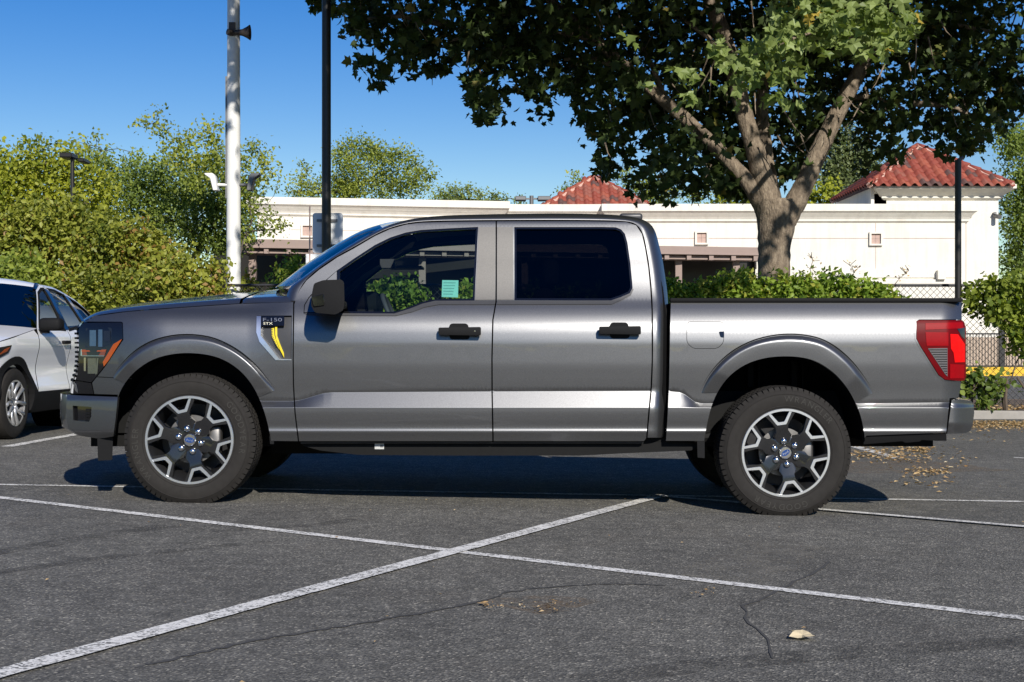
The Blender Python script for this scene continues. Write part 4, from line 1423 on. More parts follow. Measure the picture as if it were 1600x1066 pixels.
# ---- wheels -------------------------------------------------------------------
R0 = .2755
def wheel(cx, cy, phase, far=False, texts=()):
    c = PT(cx, cy, 8.73)
    wh = empty('wheel', (c[0], 8.73, c[2]), truck)
    O = Vector((c[0], 8.73, c[2]))
    # tyre
    mb = MB()
    prof = [(.270, .030), (.272, .014), (.279, .005), (.287, .002), (.290, -.001), (.293, .001), (.31, -.004), (.333, -.007), (.352, -.006), (.362, -.004), (.364, -.0065), (.367, -.0062), (.369, -.002), (.383, .006), (.394, .018), (.4005, .034), (.4035, .06), (.405, .14), (.4035, .22), (.395, .26), (.365, .28), (.31, .285), (.272, .265)]
    mb.lathe(prof, 96, 'y', O)
    NB = 68
    for row, (ya, yb, r1, off) in enumerate(((.016, .066, .4127, 0), (.078, .120, .4132, .5), (.130, .160, .4135, 0), (.170, .212, .4132, .5), (.224, .268, .4127, 0))):
        for k in range(NB):
            t0 = 2 * math.pi * (k + off) / NB
            t1 = t0 + 2 * math.pi / NB * .80
            v = []
            for (t, sk) in ((t0, 0), (t1, 0)):
                for (rr, y) in ((r1 - .016 if ya > .03 else .386, ya if ya > .03 else .008), (r1 - .003 if row == 0 else r1, ya + (.008 if row == 0 else 0)), (r1, yb), (r1 - .016, yb)):
                    tt = t + (.012 if y > (ya + yb) / 2 else 0)
                    v.append((O[0] + rr * math.cos(tt), O[1] + y, O[2] + rr * math.sin(tt)))
            mb.add(v, [(0, 1, 2, 3), (7, 6, 5, 4), (0, 4, 5, 1), (1, 5, 6, 2), (2, 6, 7, 3)])
    ty = recalc(mb.build('tyre', M['rubber'], wh), 0, 1, True, 32)
    # raised lettering on the side wall
    for s, a0, r, h, ws, sp in texts:
        mb = MB()
        a = math.radians(a0)
        for chh in s:
            v, f, w = text_shape(chh)
            wid = w * h * ws
            P = []
            for p in v:
                t = a - (p[0] * h * ws) / r
                rr = r + p[1] * h
                P.append((O[0] + rr * math.cos(t), O[1] - .0085 + .5 * max(0, rr - .357), O[2] + rr * math.sin(t)))
            mb.add(P, f)
            a -= (wid + sp * h) / r
        mb.build('tyre_lettering', M['letter_rubber'], wh)
    # barrel, lip
    mb = MB()
    mb.lathe([(R0 - .004, .016), (R0 - .014, .03), (R0 - .03, .06), (R0 - .04, .11), (R0 - .055, .17), (R0 - .05, .24)], 72, 'y', O)
    mb.lathe([(R0 - .055, .20), (.0, .205)], 72, 'y', O)
    recalc(mb.build('rim_barrel', M['barrel'], wh), 0, 1, True, 30)
    mb = MB()
    mb.lathe([(R0 + .001, .016), (R0 + .001, .004), (R0 - .002, .001), (R0 - .0155, .001), (R0 - .0165, .004), (R0 - .0165, .022)], 96, 'y', O)
    recalc(mb.build('rim_lip', M['machined'], wh), 0, 1, True, 30)
    def rotf(a):
        ca, sa = math.cos(a), math.sin(a)
        # u tangential (to the right when the spoke points up), v radial
        def fn(u, v, y):
            return (O[0] + R0 * (v * ca + u * sa), O[1] + y, O[2] + R0 * (v * sa - u * ca))
        return fn
    for k in range(6):
        a = math.radians(phase + 60 * k)
        fn = rotf(a)
        pocket = [(-.222, .935), (-.072, .715), (-.055, .705), (.055, .705), (.072, .715), (.222, .935), (.11, .955), (0, .962), (-.11, .955)]
        body = [(-.355, .89), (-.175, .655), (-.145, .60), (-.135, .50), (-.20, .385), (-.12, .20), (.12, .20), (.20, .385), (.135, .50), (.145, .60), (.175, .655), (.355, .89), (.31, .93), (.18, .962), (0, .975), (-.18, .962), (-.31, .93)]
        mb = MB()
        def dish(u, v, y, fn=fn):
            # the spoke dips towards the hub
            return fn(u, v, y + .018 * smoothstep(.62, .30, v))
        plate(mb, body, [pocket], dish, .010, .050)
        recalc(mb.build('spoke', M['rim_black'], wh), .0015, 1, True, 30)
        mb = MB()
        vv = [(-.292, .945), (-.125, .665), (-.10, .635), (.10, .635), (.125, .665), (.292, .945), (.15, .985), (0, .99), (-.15, .985)]
        plate(mb, vv, [pocket], fn, .0045, .014)
        recalc(mb.build('spoke_outline', M['machined'], wh), .001, 1, True, 30)
        # machined lug pad
        mb = MB()
        lx = fn(.0, .265, .024)
        mb.lathe([(.024, .012), (.0215, -.004), (.018, -.016), (.010, -.022), (.0, -.023)], 14, 'y', lx)
        recalc(mb.build('lug_nut', M['chrome'], wh), 0, 1, True, 50)
    mb = MB()
    mb.lathe([(.108, .045), (.108, .030), (.10, .027), (.046, .026), (.044, .032), (.0, .032)], 36, 'y', O)
    recalc(mb.build('hub', M['rim_black'], wh), 0, 1, True, 30)
    mb = MB()
    mb.lathe([(.038, .034), (.038, .016), (.035, .013), (.0, .012)], 32, 'y', O)
    recalc(mb.build('centre_cap', M['chrome'], wh), 0, 1, True, 30)
    if not far:
        mb = MB()
        ov = [(.029 * math.cos(t), .0165 * math.sin(t)) for t in np.linspace(0, 2 * math.pi, 25)[:-1]]
        rt = Matrix.Rotation(math.radians(-8 if phase > 100 else 35), 2)
        fnn = lambda u, v, y: (O[0] + (rt @ Vector((u, v)))[0], O[1] + y, O[2] + (rt @ Vector((u, v)))[1])
        plate(mb, ov, [], fnn, .0105, .013)
        mb.build('emblem', M['blue_badge'], wh)
        v, f, w = text_shape('Ford')
        h = .013
        mk('emblem_lettering', [fnn(p[0] * h * 1.1 - w * h * .55, (p[1] - .5) * h, .0098) for p in v], f, M['machined'], wh)
    # brake disc and caliper behind the spokes
    mb = MB()
    mb.lathe([(.152, .11), (.152, .095), (.09, .095), (.085, .085), (.0, .085)], 40, 'y', O)
    recalc(mb.build('brake_disc', M['steel'], wh), 0, 1, True, 30)
    rbox('brake_caliper', O[0] + .10, O[0] + .185, O[1] + .06, O[1] + .13, O[2] - .10, O[2] + .09, M['steel'], wh, .02)
    return wh
wf = wheel(295.5, 688, 104, texts=(('GOODYEAR', 44, .318, .037, .95, .30), ('WRANGLER', 225, .318, .037, .95, .30)))
wr = wheel(1228, 708, 98, texts=(('WRANGLER', 92, .318, .037, .95, .30), ('GOODYEAR', 293, .318, .037, .95, .30)))
# far wheels: copies turned to face the other side
def copy_wheel(w):
    r = w.copy()
    COL.objects.link(r)
    r.location = w.location.copy()
    r.location.y = 2 * YC - 8.73 - YC
    r.rotation_euler = (0, 0, math.pi)
    for chd in list(w.children):
        q = chd.copy()
        COL.objects.link(q)
        q.parent = r
    return r
copy_wheel(wf); copy_wheel(wr)

# ================================================================== FOLIAGE HELPERS
def tmpl_small():
    return np.array([(0, 0, 0), (-.30, .45, .10), (0, 1, -.05), (.30, .45, .10)]), [(0, 2, 1), (0, 3, 2)]
def tmpl_broad():
    return np.array([(0, 0, 0), (-.42, .28, .1), (-.34, .72, .06), (0, 1, -.08), (.34, .72, .06), (.42, .28, .1)]), [(0, 3, 2), (0, 2, 1), (0, 4, 3), (0, 5, 4)]
def tmpl_plane():
    half = [(.16, .03), (.50, .10), (.36, .27), (.60, .58), (.26, .58), (.20, .72)]
    pts = [(0, 0)] + half + [(0, 1.02)] + [(-x, y) for x, y in half[::-1]]
    v = [(0, .38, -.05)] + [(x, y, .22 * abs(x) - .12 * y * y) for x, y in pts]
    n = len(pts)
    return np.array(v), [(0, 1 + k, 1 + (k + 1) % n) for k in range(n)]

def rot_mats(n, up=0.8, droop=0.0, toward=None):
    """random leaf frames: leaf normals lean upwards (or along toward), the leaf axis points anywhere or hangs"""
    nrm = rng.normal(size=(n, 3))
    nrm /= np.linalg.norm(nrm, axis=1)[:, None]
    nrm += np.array([0, 0, up]) if toward is None else np.asarray(toward) * up
    nrm /= np.linalg.norm(nrm, axis=1)[:, None]
    ax = rng.normal(size=(n, 3)) + np.array([0, 0, -droop])
    ax -= nrm * (ax * nrm).sum(1)[:, None]
    ax /= np.linalg.norm(ax, axis=1)[:, None]
    side = np.cross(ax, nrm)
    return np.stack([side, ax, nrm], axis=2)      # columns

def leaves(name, cen, size, tmpl, mat, parent, up=.8, droop=0.0, rnd=None, toward=None, kind='stuff'):
    tv, tf = tmpl
    n = len(cen)
    R = rot_mats(n, up, droop, toward)
    s = np.asarray(size)
    if s.ndim == 0:
        s = np.full(n, float(s))
    v = np.einsum('nij,kj->nki', R, tv) * s[:, None, None] + cen[:, None, :]
    k = len(tv)
    f = (np.array(tf)[None] + (np.arange(n) * k)[:, None, None]).reshape(-1, 3)
    rnd = rng.random(n) if rnd is None else rnd
    me = bpy.data.meshes.new(name)
    vv = v.reshape(-1, 3) - np.array(org(parent)) if parent else v.reshape(-1, 3)
    me.vertices.add(len(vv))
    me.vertices.foreach_set('co', vv.ravel())
    nf = len(f)
    me.loops.add(nf * 3)
    me.loops.foreach_set('vertex_index', f.ravel())
    me.polygons.add(nf)
    me.polygons.foreach_set('loop_start', np.arange(nf) * 3)
    me.polygons.foreach_set('loop_total', np.full(nf, 3))
    me.update(calc_edges=True)
    a = me.attributes.new('rnd', 'FLOAT', 'POINT')
    a.data.foreach_set('value', np.repeat(rnd, k).astype(np.float32))
    me.materials.append(mat)
    o = bpy.data.objects.new(name, me)
    COL.objects.link(o)
    if parent: o.parent = parent
    if kind: o['kind'] = kind
    return o

def ball(n, flat=1.0, shell=.35):
    d = rng.normal(size=(n, 3))
    d /= np.linalg.norm(d, axis=1)[:, None]
    r = rng.random(n) ** shell
    d *= r[:, None]
    d[:, 2] *= flat
    return d

def sprays(clumps, cov, lsize, spray_r, per_spray, hang=.25):
    """leaf positions: every clump (centre, radius) is filled with small sprays of leaves, enough to cover its outline cov times"""
    out, rn = [], []
    for c, r in clumps:
        bias = rng.uniform(-.22, .22)
        ns = max(3, int(cov * math.pi * r * r / (.36 * lsize ** 2) / per_spray))
        sc = np.array(c) + ball(ns, .9, .42) * r
        for p in sc:
            m = max(2, int(per_spray * rng.uniform(.5, 1.4)))
            sr = spray_r * rng.uniform(.6, 1.5)
            q = p + np.clip(rng.normal(size=(m, 3)), -1.7, 1.7) * sr * np.array([.6, .6, .5])
            q[:, 2] -= hang * np.abs(rng.normal(size=m)) * sr
            out.append(q)
            rn.append(np.clip(rng.normal(rng.uniform(.15, .85) + bias, .17, m), 0, 1))
    return np.concatenate(out), np.concatenate(rn)

def tree(name, label, cat, Y, clumps, lsize, mat, bark, trunk_px, tr, dens=14, spray=.35, per=9, tmpl=None, dy=.8, group=None, limbs=True, up=.7, stems=1, rn_shift=0):
    """a tree standing at depth Y whose crown is made of clumps given at that depth"""
    bx, _, _ = PT(trunk_px, 500, Y)
    base = (bx, Y, gz(bx))
    t = thing(name, base, label, cat, group)
    C3 = []
    for (px, py, r) in clumps:
        rm = r * Y / F
        x, _, z = PT(px, py, Y)
        C3.append((np.array((x, Y + rng.uniform(-dy, dy) * max(rm, .6), z)), rm))
    low = np.percentile([c[2] - r for c, r in C3], 12)
    top = max(c[2] for c, r in C3)
    fork = Vector((bx + rng.uniform(-.1, .1), Y, max(.4, base[2] + (low - base[2]) * .55)))
    mb = MB()
    for k in range(stems):
        off = Vector((rng.uniform(-.3, .3), rng.uniform(-.2, .2), 0)) * (0 if stems == 1 else 1)
        mb.tube([Vector(base) + off - Vector((0, 0, .1)), Vector(base).lerp(fork, .5) + off * .8 + Vector((rng.uniform(-.08, .08), 0, 0)), fork + off * .4], [tr * 1.25, tr, tr * .8], 9)
    mb.build('trunk', bark, t, True)
    if limbs:
        mb = MB()
        nodes = [(fork - Vector((0, 0, .1)), tr * .7)]
        for c, r in sorted(C3, key=lambda q: (Vector(q[0]) - fork).length):
            e = Vector(c)
            # every limb leaves the nearest limb already there, rather from below
            j = min(range(len(nodes)), key=lambda i: (nodes[i][0] - e).length + 1.2 * max(0, nodes[i][0].z - e.z))
            p, pr = nodes[j]
            mid = p.lerp(e, .5) + Vector((rng.uniform(-.12, .12), rng.uniform(-.1, .1), rng.uniform(-.02, .12))) * (e - p).length
            rr = max(pr * .62, .008)
            mb.tube([p, p.lerp(mid, .5) + Vector((0, 0, .02)), mid, e], [pr * .8, (pr * .8 + rr) / 2, rr * 1.1, rr], 6)
            nodes.append((mid, rr * 1.1)); nodes.append((e, rr))
            for k in range(3):
                d = Vector(ball(1)[0]) * r * .95
                mb.tube([e.lerp(mid, .15), e + d * .6, e + d], [rr * .6, rr * .4, rr * .15], 4)
        mb.build('branches', bark, t, True)
    pts, rn = sprays(C3, dens / 6.0, lsize, spray, per)
    leaves('foliage', pts, lsize * rng.uniform(.5, 1.4, len(pts)), tmpl or tmpl_small(), mat, t, up * 1.3, .3, np.clip(rn + rn_shift, 0, 1), (.25, -.72, .65))
    return t

L_hedge = leaf_mat('hedge_leaf', (.09, .12, .016), (.36, .37, .055), (.30, .18, .05), .32)
L_hedge2 = leaf_mat('hedge_leaf_green', (.07, .115, .016), (.28, .33, .05), None, .32)
L_maple = leaf_mat('yellow_green_leaf', (.12, .16, .014), (.40, .41, .04), None, .35)
L_dark = leaf_mat('dark_green_leaf', (.055, .095, .018), (.22, .28, .05), None, .32)
L_mid = leaf_mat('mid_green_leaf', (.10, .14, .022), (.36, .40, .065), (.42, .41, .07), .38)
L_far = leaf_mat('pale_green_leaf', (.11, .15, .035), (.32, .37, .10), None, .38)
L_pine = leaf_mat('pine_needles', (.04, .065, .02), (.15, .18, .06), None, .15)
L_vine = leaf_mat('vine_leaf', (.06, .12, .012), (.30, .40, .055), (.36, .36, .06), .35)
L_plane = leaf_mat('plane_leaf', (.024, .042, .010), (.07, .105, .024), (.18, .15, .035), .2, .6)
L_plane_lit = leaf_mat('sunlit_plane_leaf', (.12, .17, .035), (.27, .33, .11), (.45, .33, .06), .3, .5)  # brighter copy of the plane leaf, sunlight put into its colour
L_litter = leaf_mat('dry_leaf', (.28, .16, .06), (.62, .44, .22), (.7, .6, .4), .1, .8)

# ================================================================== SETTING BEHIND
def setting():
    kx0, kx1, n = -26, 26, 26
    xs = np.linspace(kx0, kx1, n + 1)
    # kerb in lengths, soil strip behind it
    rows = [[(x, 21.62, gz(x) - .05) for x in xs], [(x, 21.62, gz(x) + .10) for x in xs], [(x, 21.64, gz(x) + .12) for x in xs], [(x, 21.78, gz(x) + .12) for x in xs], [(x, 21.78, gz(x) - .05) for x in xs]]
    k = grid('kerb', rows, M['kerb'], None, False, True)
    tag(k, 'grey concrete kerb along the planting strip', None, None, 'structure')
    rows = [[(x, y, gz(x) + .09 + .03 * math.sin(x * 2.1 + y)) for x in np.linspace(kx0, kx1, 80)] for y in np.linspace(21.78, 26.5, 12)]
    b = grid('planting_bed', rows, M['soil'], None, True)
    tag(b, 'brown soil of the planting strip under the fence', None, None, 'structure')
    # far kerb painted yellow
    def gy(px, py):
        return GR(px, py)
    Yk = 48.2
    mb = MB()
    mb.box(-30, 34, Yk, Yk + .5, -.3, -.15 + .30)
    tag(mb.build('yellow_kerb', M['yellow_kerb']), 'yellow painted kerb below the iron fence', None, None, 'structure')
    mb = MB()
    mb.box(-40, 40, Yk + .5, 62, -.3, -.15 + .26)
    tag(mb.build('pavement', M['kerb']), 'pale pavement in front of the building', None, None, 'structure')
setting()

# ------------------------------------------------------------------ building
def build_building():
    bld = thing('commercial_building', (0, 56, 0), 'long cream stucco single-storey building with flat cornice and red tiled corner roofs', 'building')
    YB = 55.0
    YA = lambda px: 53.4 + (px - 390) / 390 * 1.9           # left wing runs back to the right
    def fb(px0, px1, py0, py1, o0, o1, Yf):
        """box between traced corners; Yf(px) gives the wall, o0..o1 the depth in front of it"""
        Y0, Y1 = Yf(px0), Yf(px1)
        pm = (px0 + px1) / 2
        Ym = Yf(pm)
        zt, zb = PT(pm, py0, Ym)[2], PT(pm, py1, Ym)[2]
        x0, x1 = PT(px0, 500, Y0)[0], PT(px1, 500, Y1)[0]
        v = [(x0, Y0 - o1, zb), (x1, Y1 - o1, zb), (x1, Y1 - o0, zb), (x0, Y0 - o0, zb), (x0, Y0 - o1, zt), (x1, Y1 - o1, zt), (x1, Y1 - o0, zt), (x0, Y0 - o0, zt)]
        return v, [(0, 3, 2, 1), (4, 5, 6, 7), (0, 1, 5, 4), (1, 2, 6, 5), (2, 3, 7, 6), (3, 0, 4, 7)]
    def part(name, mat, *boxes, parent=bld):
        mb = MB()
        for b in boxes:
            mb.add(*fb(*b))
        return mb.build(name, mat, parent)
    def prism_cornice(name, px0, px1, ys, offs, Yf, parent=bld):
        """moulding: profile of (py, projection) swept along the wall, with closed ends"""
        pm = (px0 + px1) / 2
        mb = MB()
        rows = []
        for px in np.linspace(px0, px1, 2):
            Y = Yf(px)
            x = PT(px, 500, Y)[0]
            sx = -1 if px == px0 else 1
            rows.append([(x + sx * o * .8, Y - o, PT(pm, y, Yf(pm))[2]) for y, o in zip(ys, offs)] + [(x + sx * offs[-1] * .8, Y + .3, PT(pm, ys[-1], Yf(pm))[2]), (x + sx * offs[0] * .8, Y + .3, PT(pm, ys[0], Yf(pm))[2])])
        n = len(rows[0])
        v = rows[0] + rows[1]
        f = [(k, (k + 1) % n, n + (k + 1) % n, n + k) for k in range(n)] + [tuple(range(n - 1, -1, -1)), tuple(range(n, 2 * n))]
        mb.add(v, f)
        return recalc(mb.build(name, M['stucco'], parent))
    YCf = lambda px: YB
    YMf = lambda px: 55.5
    part('wall', M['stucco'], (402, 800, 330, 386, -.4, 0, YA))
    part('wall', M['stucco'], (790, 955, 328, 384, -.4, 0, YMf))
    part('wall', M['stucco'], (950, 1182, 325, 390, -.4, 0, YCf), (1182.2, 1508, 325, 600, -.4, 0, YCf))
    part('wall', M['shaded_wall'], (330, 1190, 380, 590, -.8, -.42, lambda px: 55.4))
    part('ledge', M['stucco'], (1180, 1500, 421, 434, 0, .05, YCf), (1180, 1505, 437, 595, 0, .14, YCf))
    part('electric_box', M['stucco'], (1462, 1474.5, 423, 437, .06, .3, YCf))
    # cornices
    cz = [0, 11, 13.5, 17, 20, 23, 25.5, 28.5]
    co = [.40, .40, .30, .22, .15, .10, .10, .0]
    prism_cornice('cornice', 400, 784, [312.5 + a for a in cz], co, YA)
    prism_cornice('cornice', 782, 950, [320.5 + a for a in cz], [o * .8 for o in co], YMf)
    prism_cornice('cornice', 952, 1510, [320.2 + a for a in cz], co, YCf)
    # scored joints in the render
    part('joint', M['vent_tile'], (455, 788, 361.2, 361.9, 0, .012, YA))
    part('joint', M['vent_tile'], (1020, 1500, 372, 372.8, 0, .012, YCf))
    part('joint', M['vent_tile'], (1368, 1368.7, 348, 421, 0, .010, YCf))
    # square vents
    for px, py, Yf in ((481, 361, YA), (1096, 372, YCf), (1368, 373.5, YCf), (600, 364, YA)):
        v = part('vent', M['stucco'], (px - 10.5, px - 7.5, py - 10.5, py + 10.5, .003, .12, Yf), (px + 7.5, px + 10.5, py - 10.5, py + 10.5, .003, .12, Yf),
                 (px - 7.5, px + 7.5, py - 10.5, py - 7.8, .003, .12, Yf), (px - 7.5, px + 7.5, py + 7.8, py + 10.5, .003, .12, Yf))
        for i in range(2):
            for j in range(2):
                part('vent_tile', M['vent_tile'], (px - 7.3 + i * 7.4, px - .2 + i * 7.4, py - 7.6 + j * 7.7, py - .2 + j * 7.7, .004, .03, Yf), parent=v)
    # right tower
    YT = lambda px: YB + .03
    part('tower_wall', M['stucco'], (1366, 1560, 303, 600, -5.5, 0, YT))
    prism_cornice('tower_cornice', 1381, 1560, [290.5, 297, 299, 303, 307, 310, 313], [.62, .62, .5, .3, .16, .16, 0], YT)
    part('tower_joint', M['vent_tile'], (1509, 1509.6, 348, 440, .0, .012, YT))
    # the side of the tower, cornice return
    x0 = PT(1381, 500, YT(0))[0] - .5
    zt, zb = PT(1381, 290.5, YT(0))[2], PT(1381, 311, YT(0))[2]
    mb = MB().box(x0, x0 + .6, YT(0), YT(0) + 6.0, zb - .35, zt - .03)
    mb.build('tower_cornice', M['stucco'], bld)
    c = PT(1552, 336, YT(0))
    mb = MB()
    mb.tube([(c[0], YT(0), c[2] + .05), (c[0], YT(0) - .25, c[2] + .05)], .05, 8).tube([(c[0] + .03, YT(0) - .1, c[2] - .05), (c[0] + .12, YT(0) - .42, c[2] - .12)], .085, 10)
    mb.build('security_camera', M['grey_metal'], bld)

    # tiled hip roofs: every tile a piece of its own
    def s_tile(w, l):
        """barrel tile: an S curve across, laid up the slope"""
        N = 6
        prof = []
        for k in range(N + 1):
            t = k / N
            z = .105 * math.sin(math.pi * min(1, t / .62)) if t < .62 else -.02 * math.sin(math.pi * (t - .62) / .38)
            prof.append((t * w * 1.03, z * w / .34))
        v = [(x, 0, z + .035) for x, z in prof] + [(x, l * 1.12, z) for x, z in prof] + [(x, 0, z - .0) for x, z in prof]
        n = N + 1
        f = [(k, k + 1, n + k + 1, n + k) for k in range(N)] + [(2 * n + k, 2 * n + k + 1, k + 1, k) for k in range(N)]
        return v, f
    def hip(parent, corner, ux, length, apex, w, l, limit):
        """tiles on one triangular face: corner = eave start, ux = unit eave direction"""
        c, u, a = Vector(corner), Vector(ux), Vector(apex)
        foot = c + u * (a - c).dot(u)
        sl = a - foot
        S = sl.length
        vdir = sl.normalized()
        nrm = u.cross(vdir).normalized()
        if nrm.z < 0: nrm = -nrm
        ta = (a - c).dot(u)
        meshes = []
        for m in TILES:
            v, f = s_tile(w, l)
            me = bpy.data.meshes.new('roof_tile')
            me.from_pydata(v, [], f)
            me.polygons.foreach_set('use_smooth', [True] * len(me.polygons))
            me.materials.append(m)
            meshes.append(me)
        rows = int(S / l)
        cnt = 0
        Rm = Matrix((u, vdir, nrm)).transposed().to_4x4()
        for r in range(rows):
            h = r * l
            fr = h / S
            a0, a1 = ta * fr, length - (length - ta) * fr
            k0, k1 = int(math.floor(a0 / w)), int(math.ceil(a1 / w))
            for k in range(k0, k1):
                xm = (k + .5) * w
                if xm < a0 + .05 * w or xm > a1 - .05 * w or cnt >= limit:
                    continue
                me = meshes[int(np.searchsorted([.48, .72, .84, 1.0], rng.random()))]
                o = bpy.data.objects.new('roof_tile', me)
                COL.objects.link(o)
                o.parent = parent
                p = c + u * (k * w) + vdir * (h - .06) + nrm * (.02 + .012 * rng.random())
                mat = Matrix.Translation(p - org(parent)) @ Rm @ Matrix.Rotation(rng.normal(0, .012), 4, 'Z')
                o.matrix_local = mat
                cnt += 1
        return cnt
    def roof(cx0, cx1, cy0, cy1, ze, za, w, l, faces, lim):
        c = [(cx0, cy0, ze), (cx1, cy0, ze), (cx1, cy1, ze), (cx0, cy1, ze)]
        ap = ((cx0 + cx1) / 2, (cy0 + cy1) / 2, za)
        rf = mk('roof', c + [ap], [(0, 1, 4), (1, 2, 4), (2, 3, 4), (3, 0, 4), (3, 2, 1, 0)], TILES[2], bld)
        if 'front' in faces: hip(rf, c[0], (1, 0, 0), cx1 - cx0, ap, w, l, lim)
        if 'left' in faces: hip(rf, c[3], (0, -1, 0), cy1 - cy0, ap, w, l, lim)
        if 'right' in faces: hip(rf, c[1], (0, 1, 0), cy1 - cy0, ap, w, l, lim)
        for k in (0, 1, 3):
            mb = MB()
            a, b = Vector(c[k]), Vector(ap)
            n = 9
            for i in range(n):
                p, q = a.lerp(b, i / n), a.lerp(b, (i + 1.1) / n)
                up = Vector((0, 0, .06))
                mb.tube([p + up * 1.4, q + up], [.11, .085], 8)
            mb.build('ridge_tile', TILES[0] if k else TILES[1], rf, True)
            mb = MB()
            mb.tube([a + Vector((0, 0, .02)), b + Vector((0, 0, .02))], .12, 6)
            mb.build('ridge_mortar', M['mortar'], rf)
    x0, x1 = PT(1358, 500, YT(0) - .75)[0], PT(1583, 500, YT(0) - .75)[0]
    ze = PT(1400, 290.5, YT(0) - .75)[2]
    roof(x0, x1, YT(0) - .75, YT(0) + 5.6, ze, PT(1431, 229, YT(0) + 2.4)[2], .40, .42, ('front', 'left'), 160)
    YL = 63.0
    x0, x1 = PT(845, 500, YL)[0], PT(1022, 500, YL)[0]
    ze = PT(930, 326, YL)[2]
    roof(x0, x1, YL, YL + 5.0, ze, PT(936, 277, YL + 2.5)[2], .39, .36, ('front',), 130)
    mb = MB().box(x0 + .5, x1 - .5, YL + .4, YL + 4.6, 2, ze - .01)
    mb.build('tower_wall', M['stucco'], bld)
    # flat roof deck
    mb = MB().box(-9.0, 18.0, 56.0, 68.0, 4.6, 5.6)
    mb.build('roof_deck', M['stucco'], bld)
    return bld
build_building()

# ------------------------------------------------------------------ pergola in front of the building
def build_pergola():
    t = thing('pergola_canopy', (0, 50, 0), 'brown timber canopy with panelled fascia along the front of the cream building', 'canopy')
    YP = lambda px: 48.0 + (px - 333) / 852 * 4.0
    yt = lambda px: 373 + (px - 333) / 852 * 14.0
    def face(px0, px1, a, b, o0, o1):
        mb = MB()
        v = []
        for px in (px0, px1):
            Y = YP(px)
            x = PT(px, 500, Y)[0]
            zt, zb = PT(px, yt(px) + a * 50 / Y * .98, Y)[2], PT(px, yt(px) + b * 50 / Y * .98, Y)[2]
            v += [(x, Y - o1, zb), (x, Y - o1, zt), (x, Y - o0, zt), (x, Y - o0, zb)]
        mb.add(v, [(0, 1, 2, 3), (7, 6, 5, 4), (0, 4, 5, 1), (1, 5, 6, 2), (2, 6, 7, 3), (3, 7, 4, 0)])
        return mb
    face(338, 1185, 0, 11.5, -5.0, .10).build('fascia', M['brown_wood'], t)
    face(335, 1186, 11.5, 13.5, -.3, .16).build('drip_board', M['brown_wood'], t)
    px, k = 344, 0
    while px < 1180:
        face(px, px + 7, 13.5, 22, -.3, .12).build('bracket', M['brown_wood'], t)
        face(px + 7.2, px + 34.5, 15.6, 21.2, -.1, -.02).build('fascia_panel', M['brown_wood'], t)
        px += 34.7
    face(333, 1186, 13.5, 22.4, -.42, -.30).build('beam', M['brown_wood'], t)
    for px in (395, 520, 660, 820, 960, 1060, 1150):
        Y = YP(px) + .5
        x = PT(px, 500, Y)[0]
        MB().box(x - .12, x + .12, Y - .12, Y + .12, -.2, PT(px, yt(px) + 21, Y)[2]).build('post', M['brown_wood'], t)
build_pergola()

# ------------------------------------------------------------------ poles and lamps
def pole(name, label, px, Y, r, top, mat, cat='pole', taper=1.0):
    x = PT(px, 500, Y)[0]
    t = thing(name, (x, Y, gz(x)), label, cat)
    mb = MB()
    mb.tube([(x, Y, gz(x) - .05), (x, Y, top)], [r * taper, r], 20)
    recalc(mb.build('shaft', mat, t), 0, 1, True, 40)
    mb = MB()
    mb.lathe([(0, .05), (r * 1.5, .05), (r * 1.9, .02), (r * 1.9, -.05)], 16, 'z', (x, Y, gz(x) + .1))
    mb.build('base_plate', mat, t)
    return t, x
wp, wx = pole('light_pole', 'thick white pole carrying a horn loudspeaker and two floodlights', 365, 22.6, .092, 8.6, M['white_pole'], 'light pole', 1.32)
c = Vector(PT(376, 51, 22.5))
mb = MB()
mb.lathe([(.035, -.10), (.045, -.03), (.055, .03), (.09, .10), (.125, .150), (.120, .150), (.08, .09), (.03, .0)], 24, 'x', c)
recalc(mb.build('horn_speaker', M['horn'], wp), 0, 1, True, 40)
mb = MB()
mb.tube([c + Vector((-.12, .0, -.01)), c + Vector((-.20, -.06, .0))], .05, 10).tube([(wx, 22.6, c.z + .02), (wx, 22.6, c.z + .12)], .10, 20)
mb.box(wx - .05, wx + .05, 22.47, 22.52, c.z - .05, c.z + .16)
mb.build('horn_bracket', M['horn'], wp)
for s, mat in ((-1, M['white_pole']), (1, M['grey_metal'])):
    cz = PT(365, 287, 22.6)[2]
    xx = wx + s * .25
    lamp = empty('floodlight', (xx, 22.55, cz), wp)
    mb = MB()
    P = [(-.02, -.12), (.055, -.125), (.10, .07), (.19, .13), (.19, .155), (.06, .155), (.02, .10)]
    plate(mb, P if s > 0 else P, [], lambda u, v, y: (xx + s * u, y, cz + v), 22.46, 22.66, True)
    recalc(mb.build('housing', mat, lamp), .008, 1, True, 40)
    mb = MB().tube([(wx, 22.58, cz - .03), (xx, 22.58, cz - .02)], .025, 8)
    mb.build('bracket', mat, lamp)
MB().box(wx - .125, wx - .095, 22.56, 22.60, PT(0, 310, 22.6)[2], PT(0, 120, 22.6)[2]).build('cable_conduit', M['grey_metal'], wp)

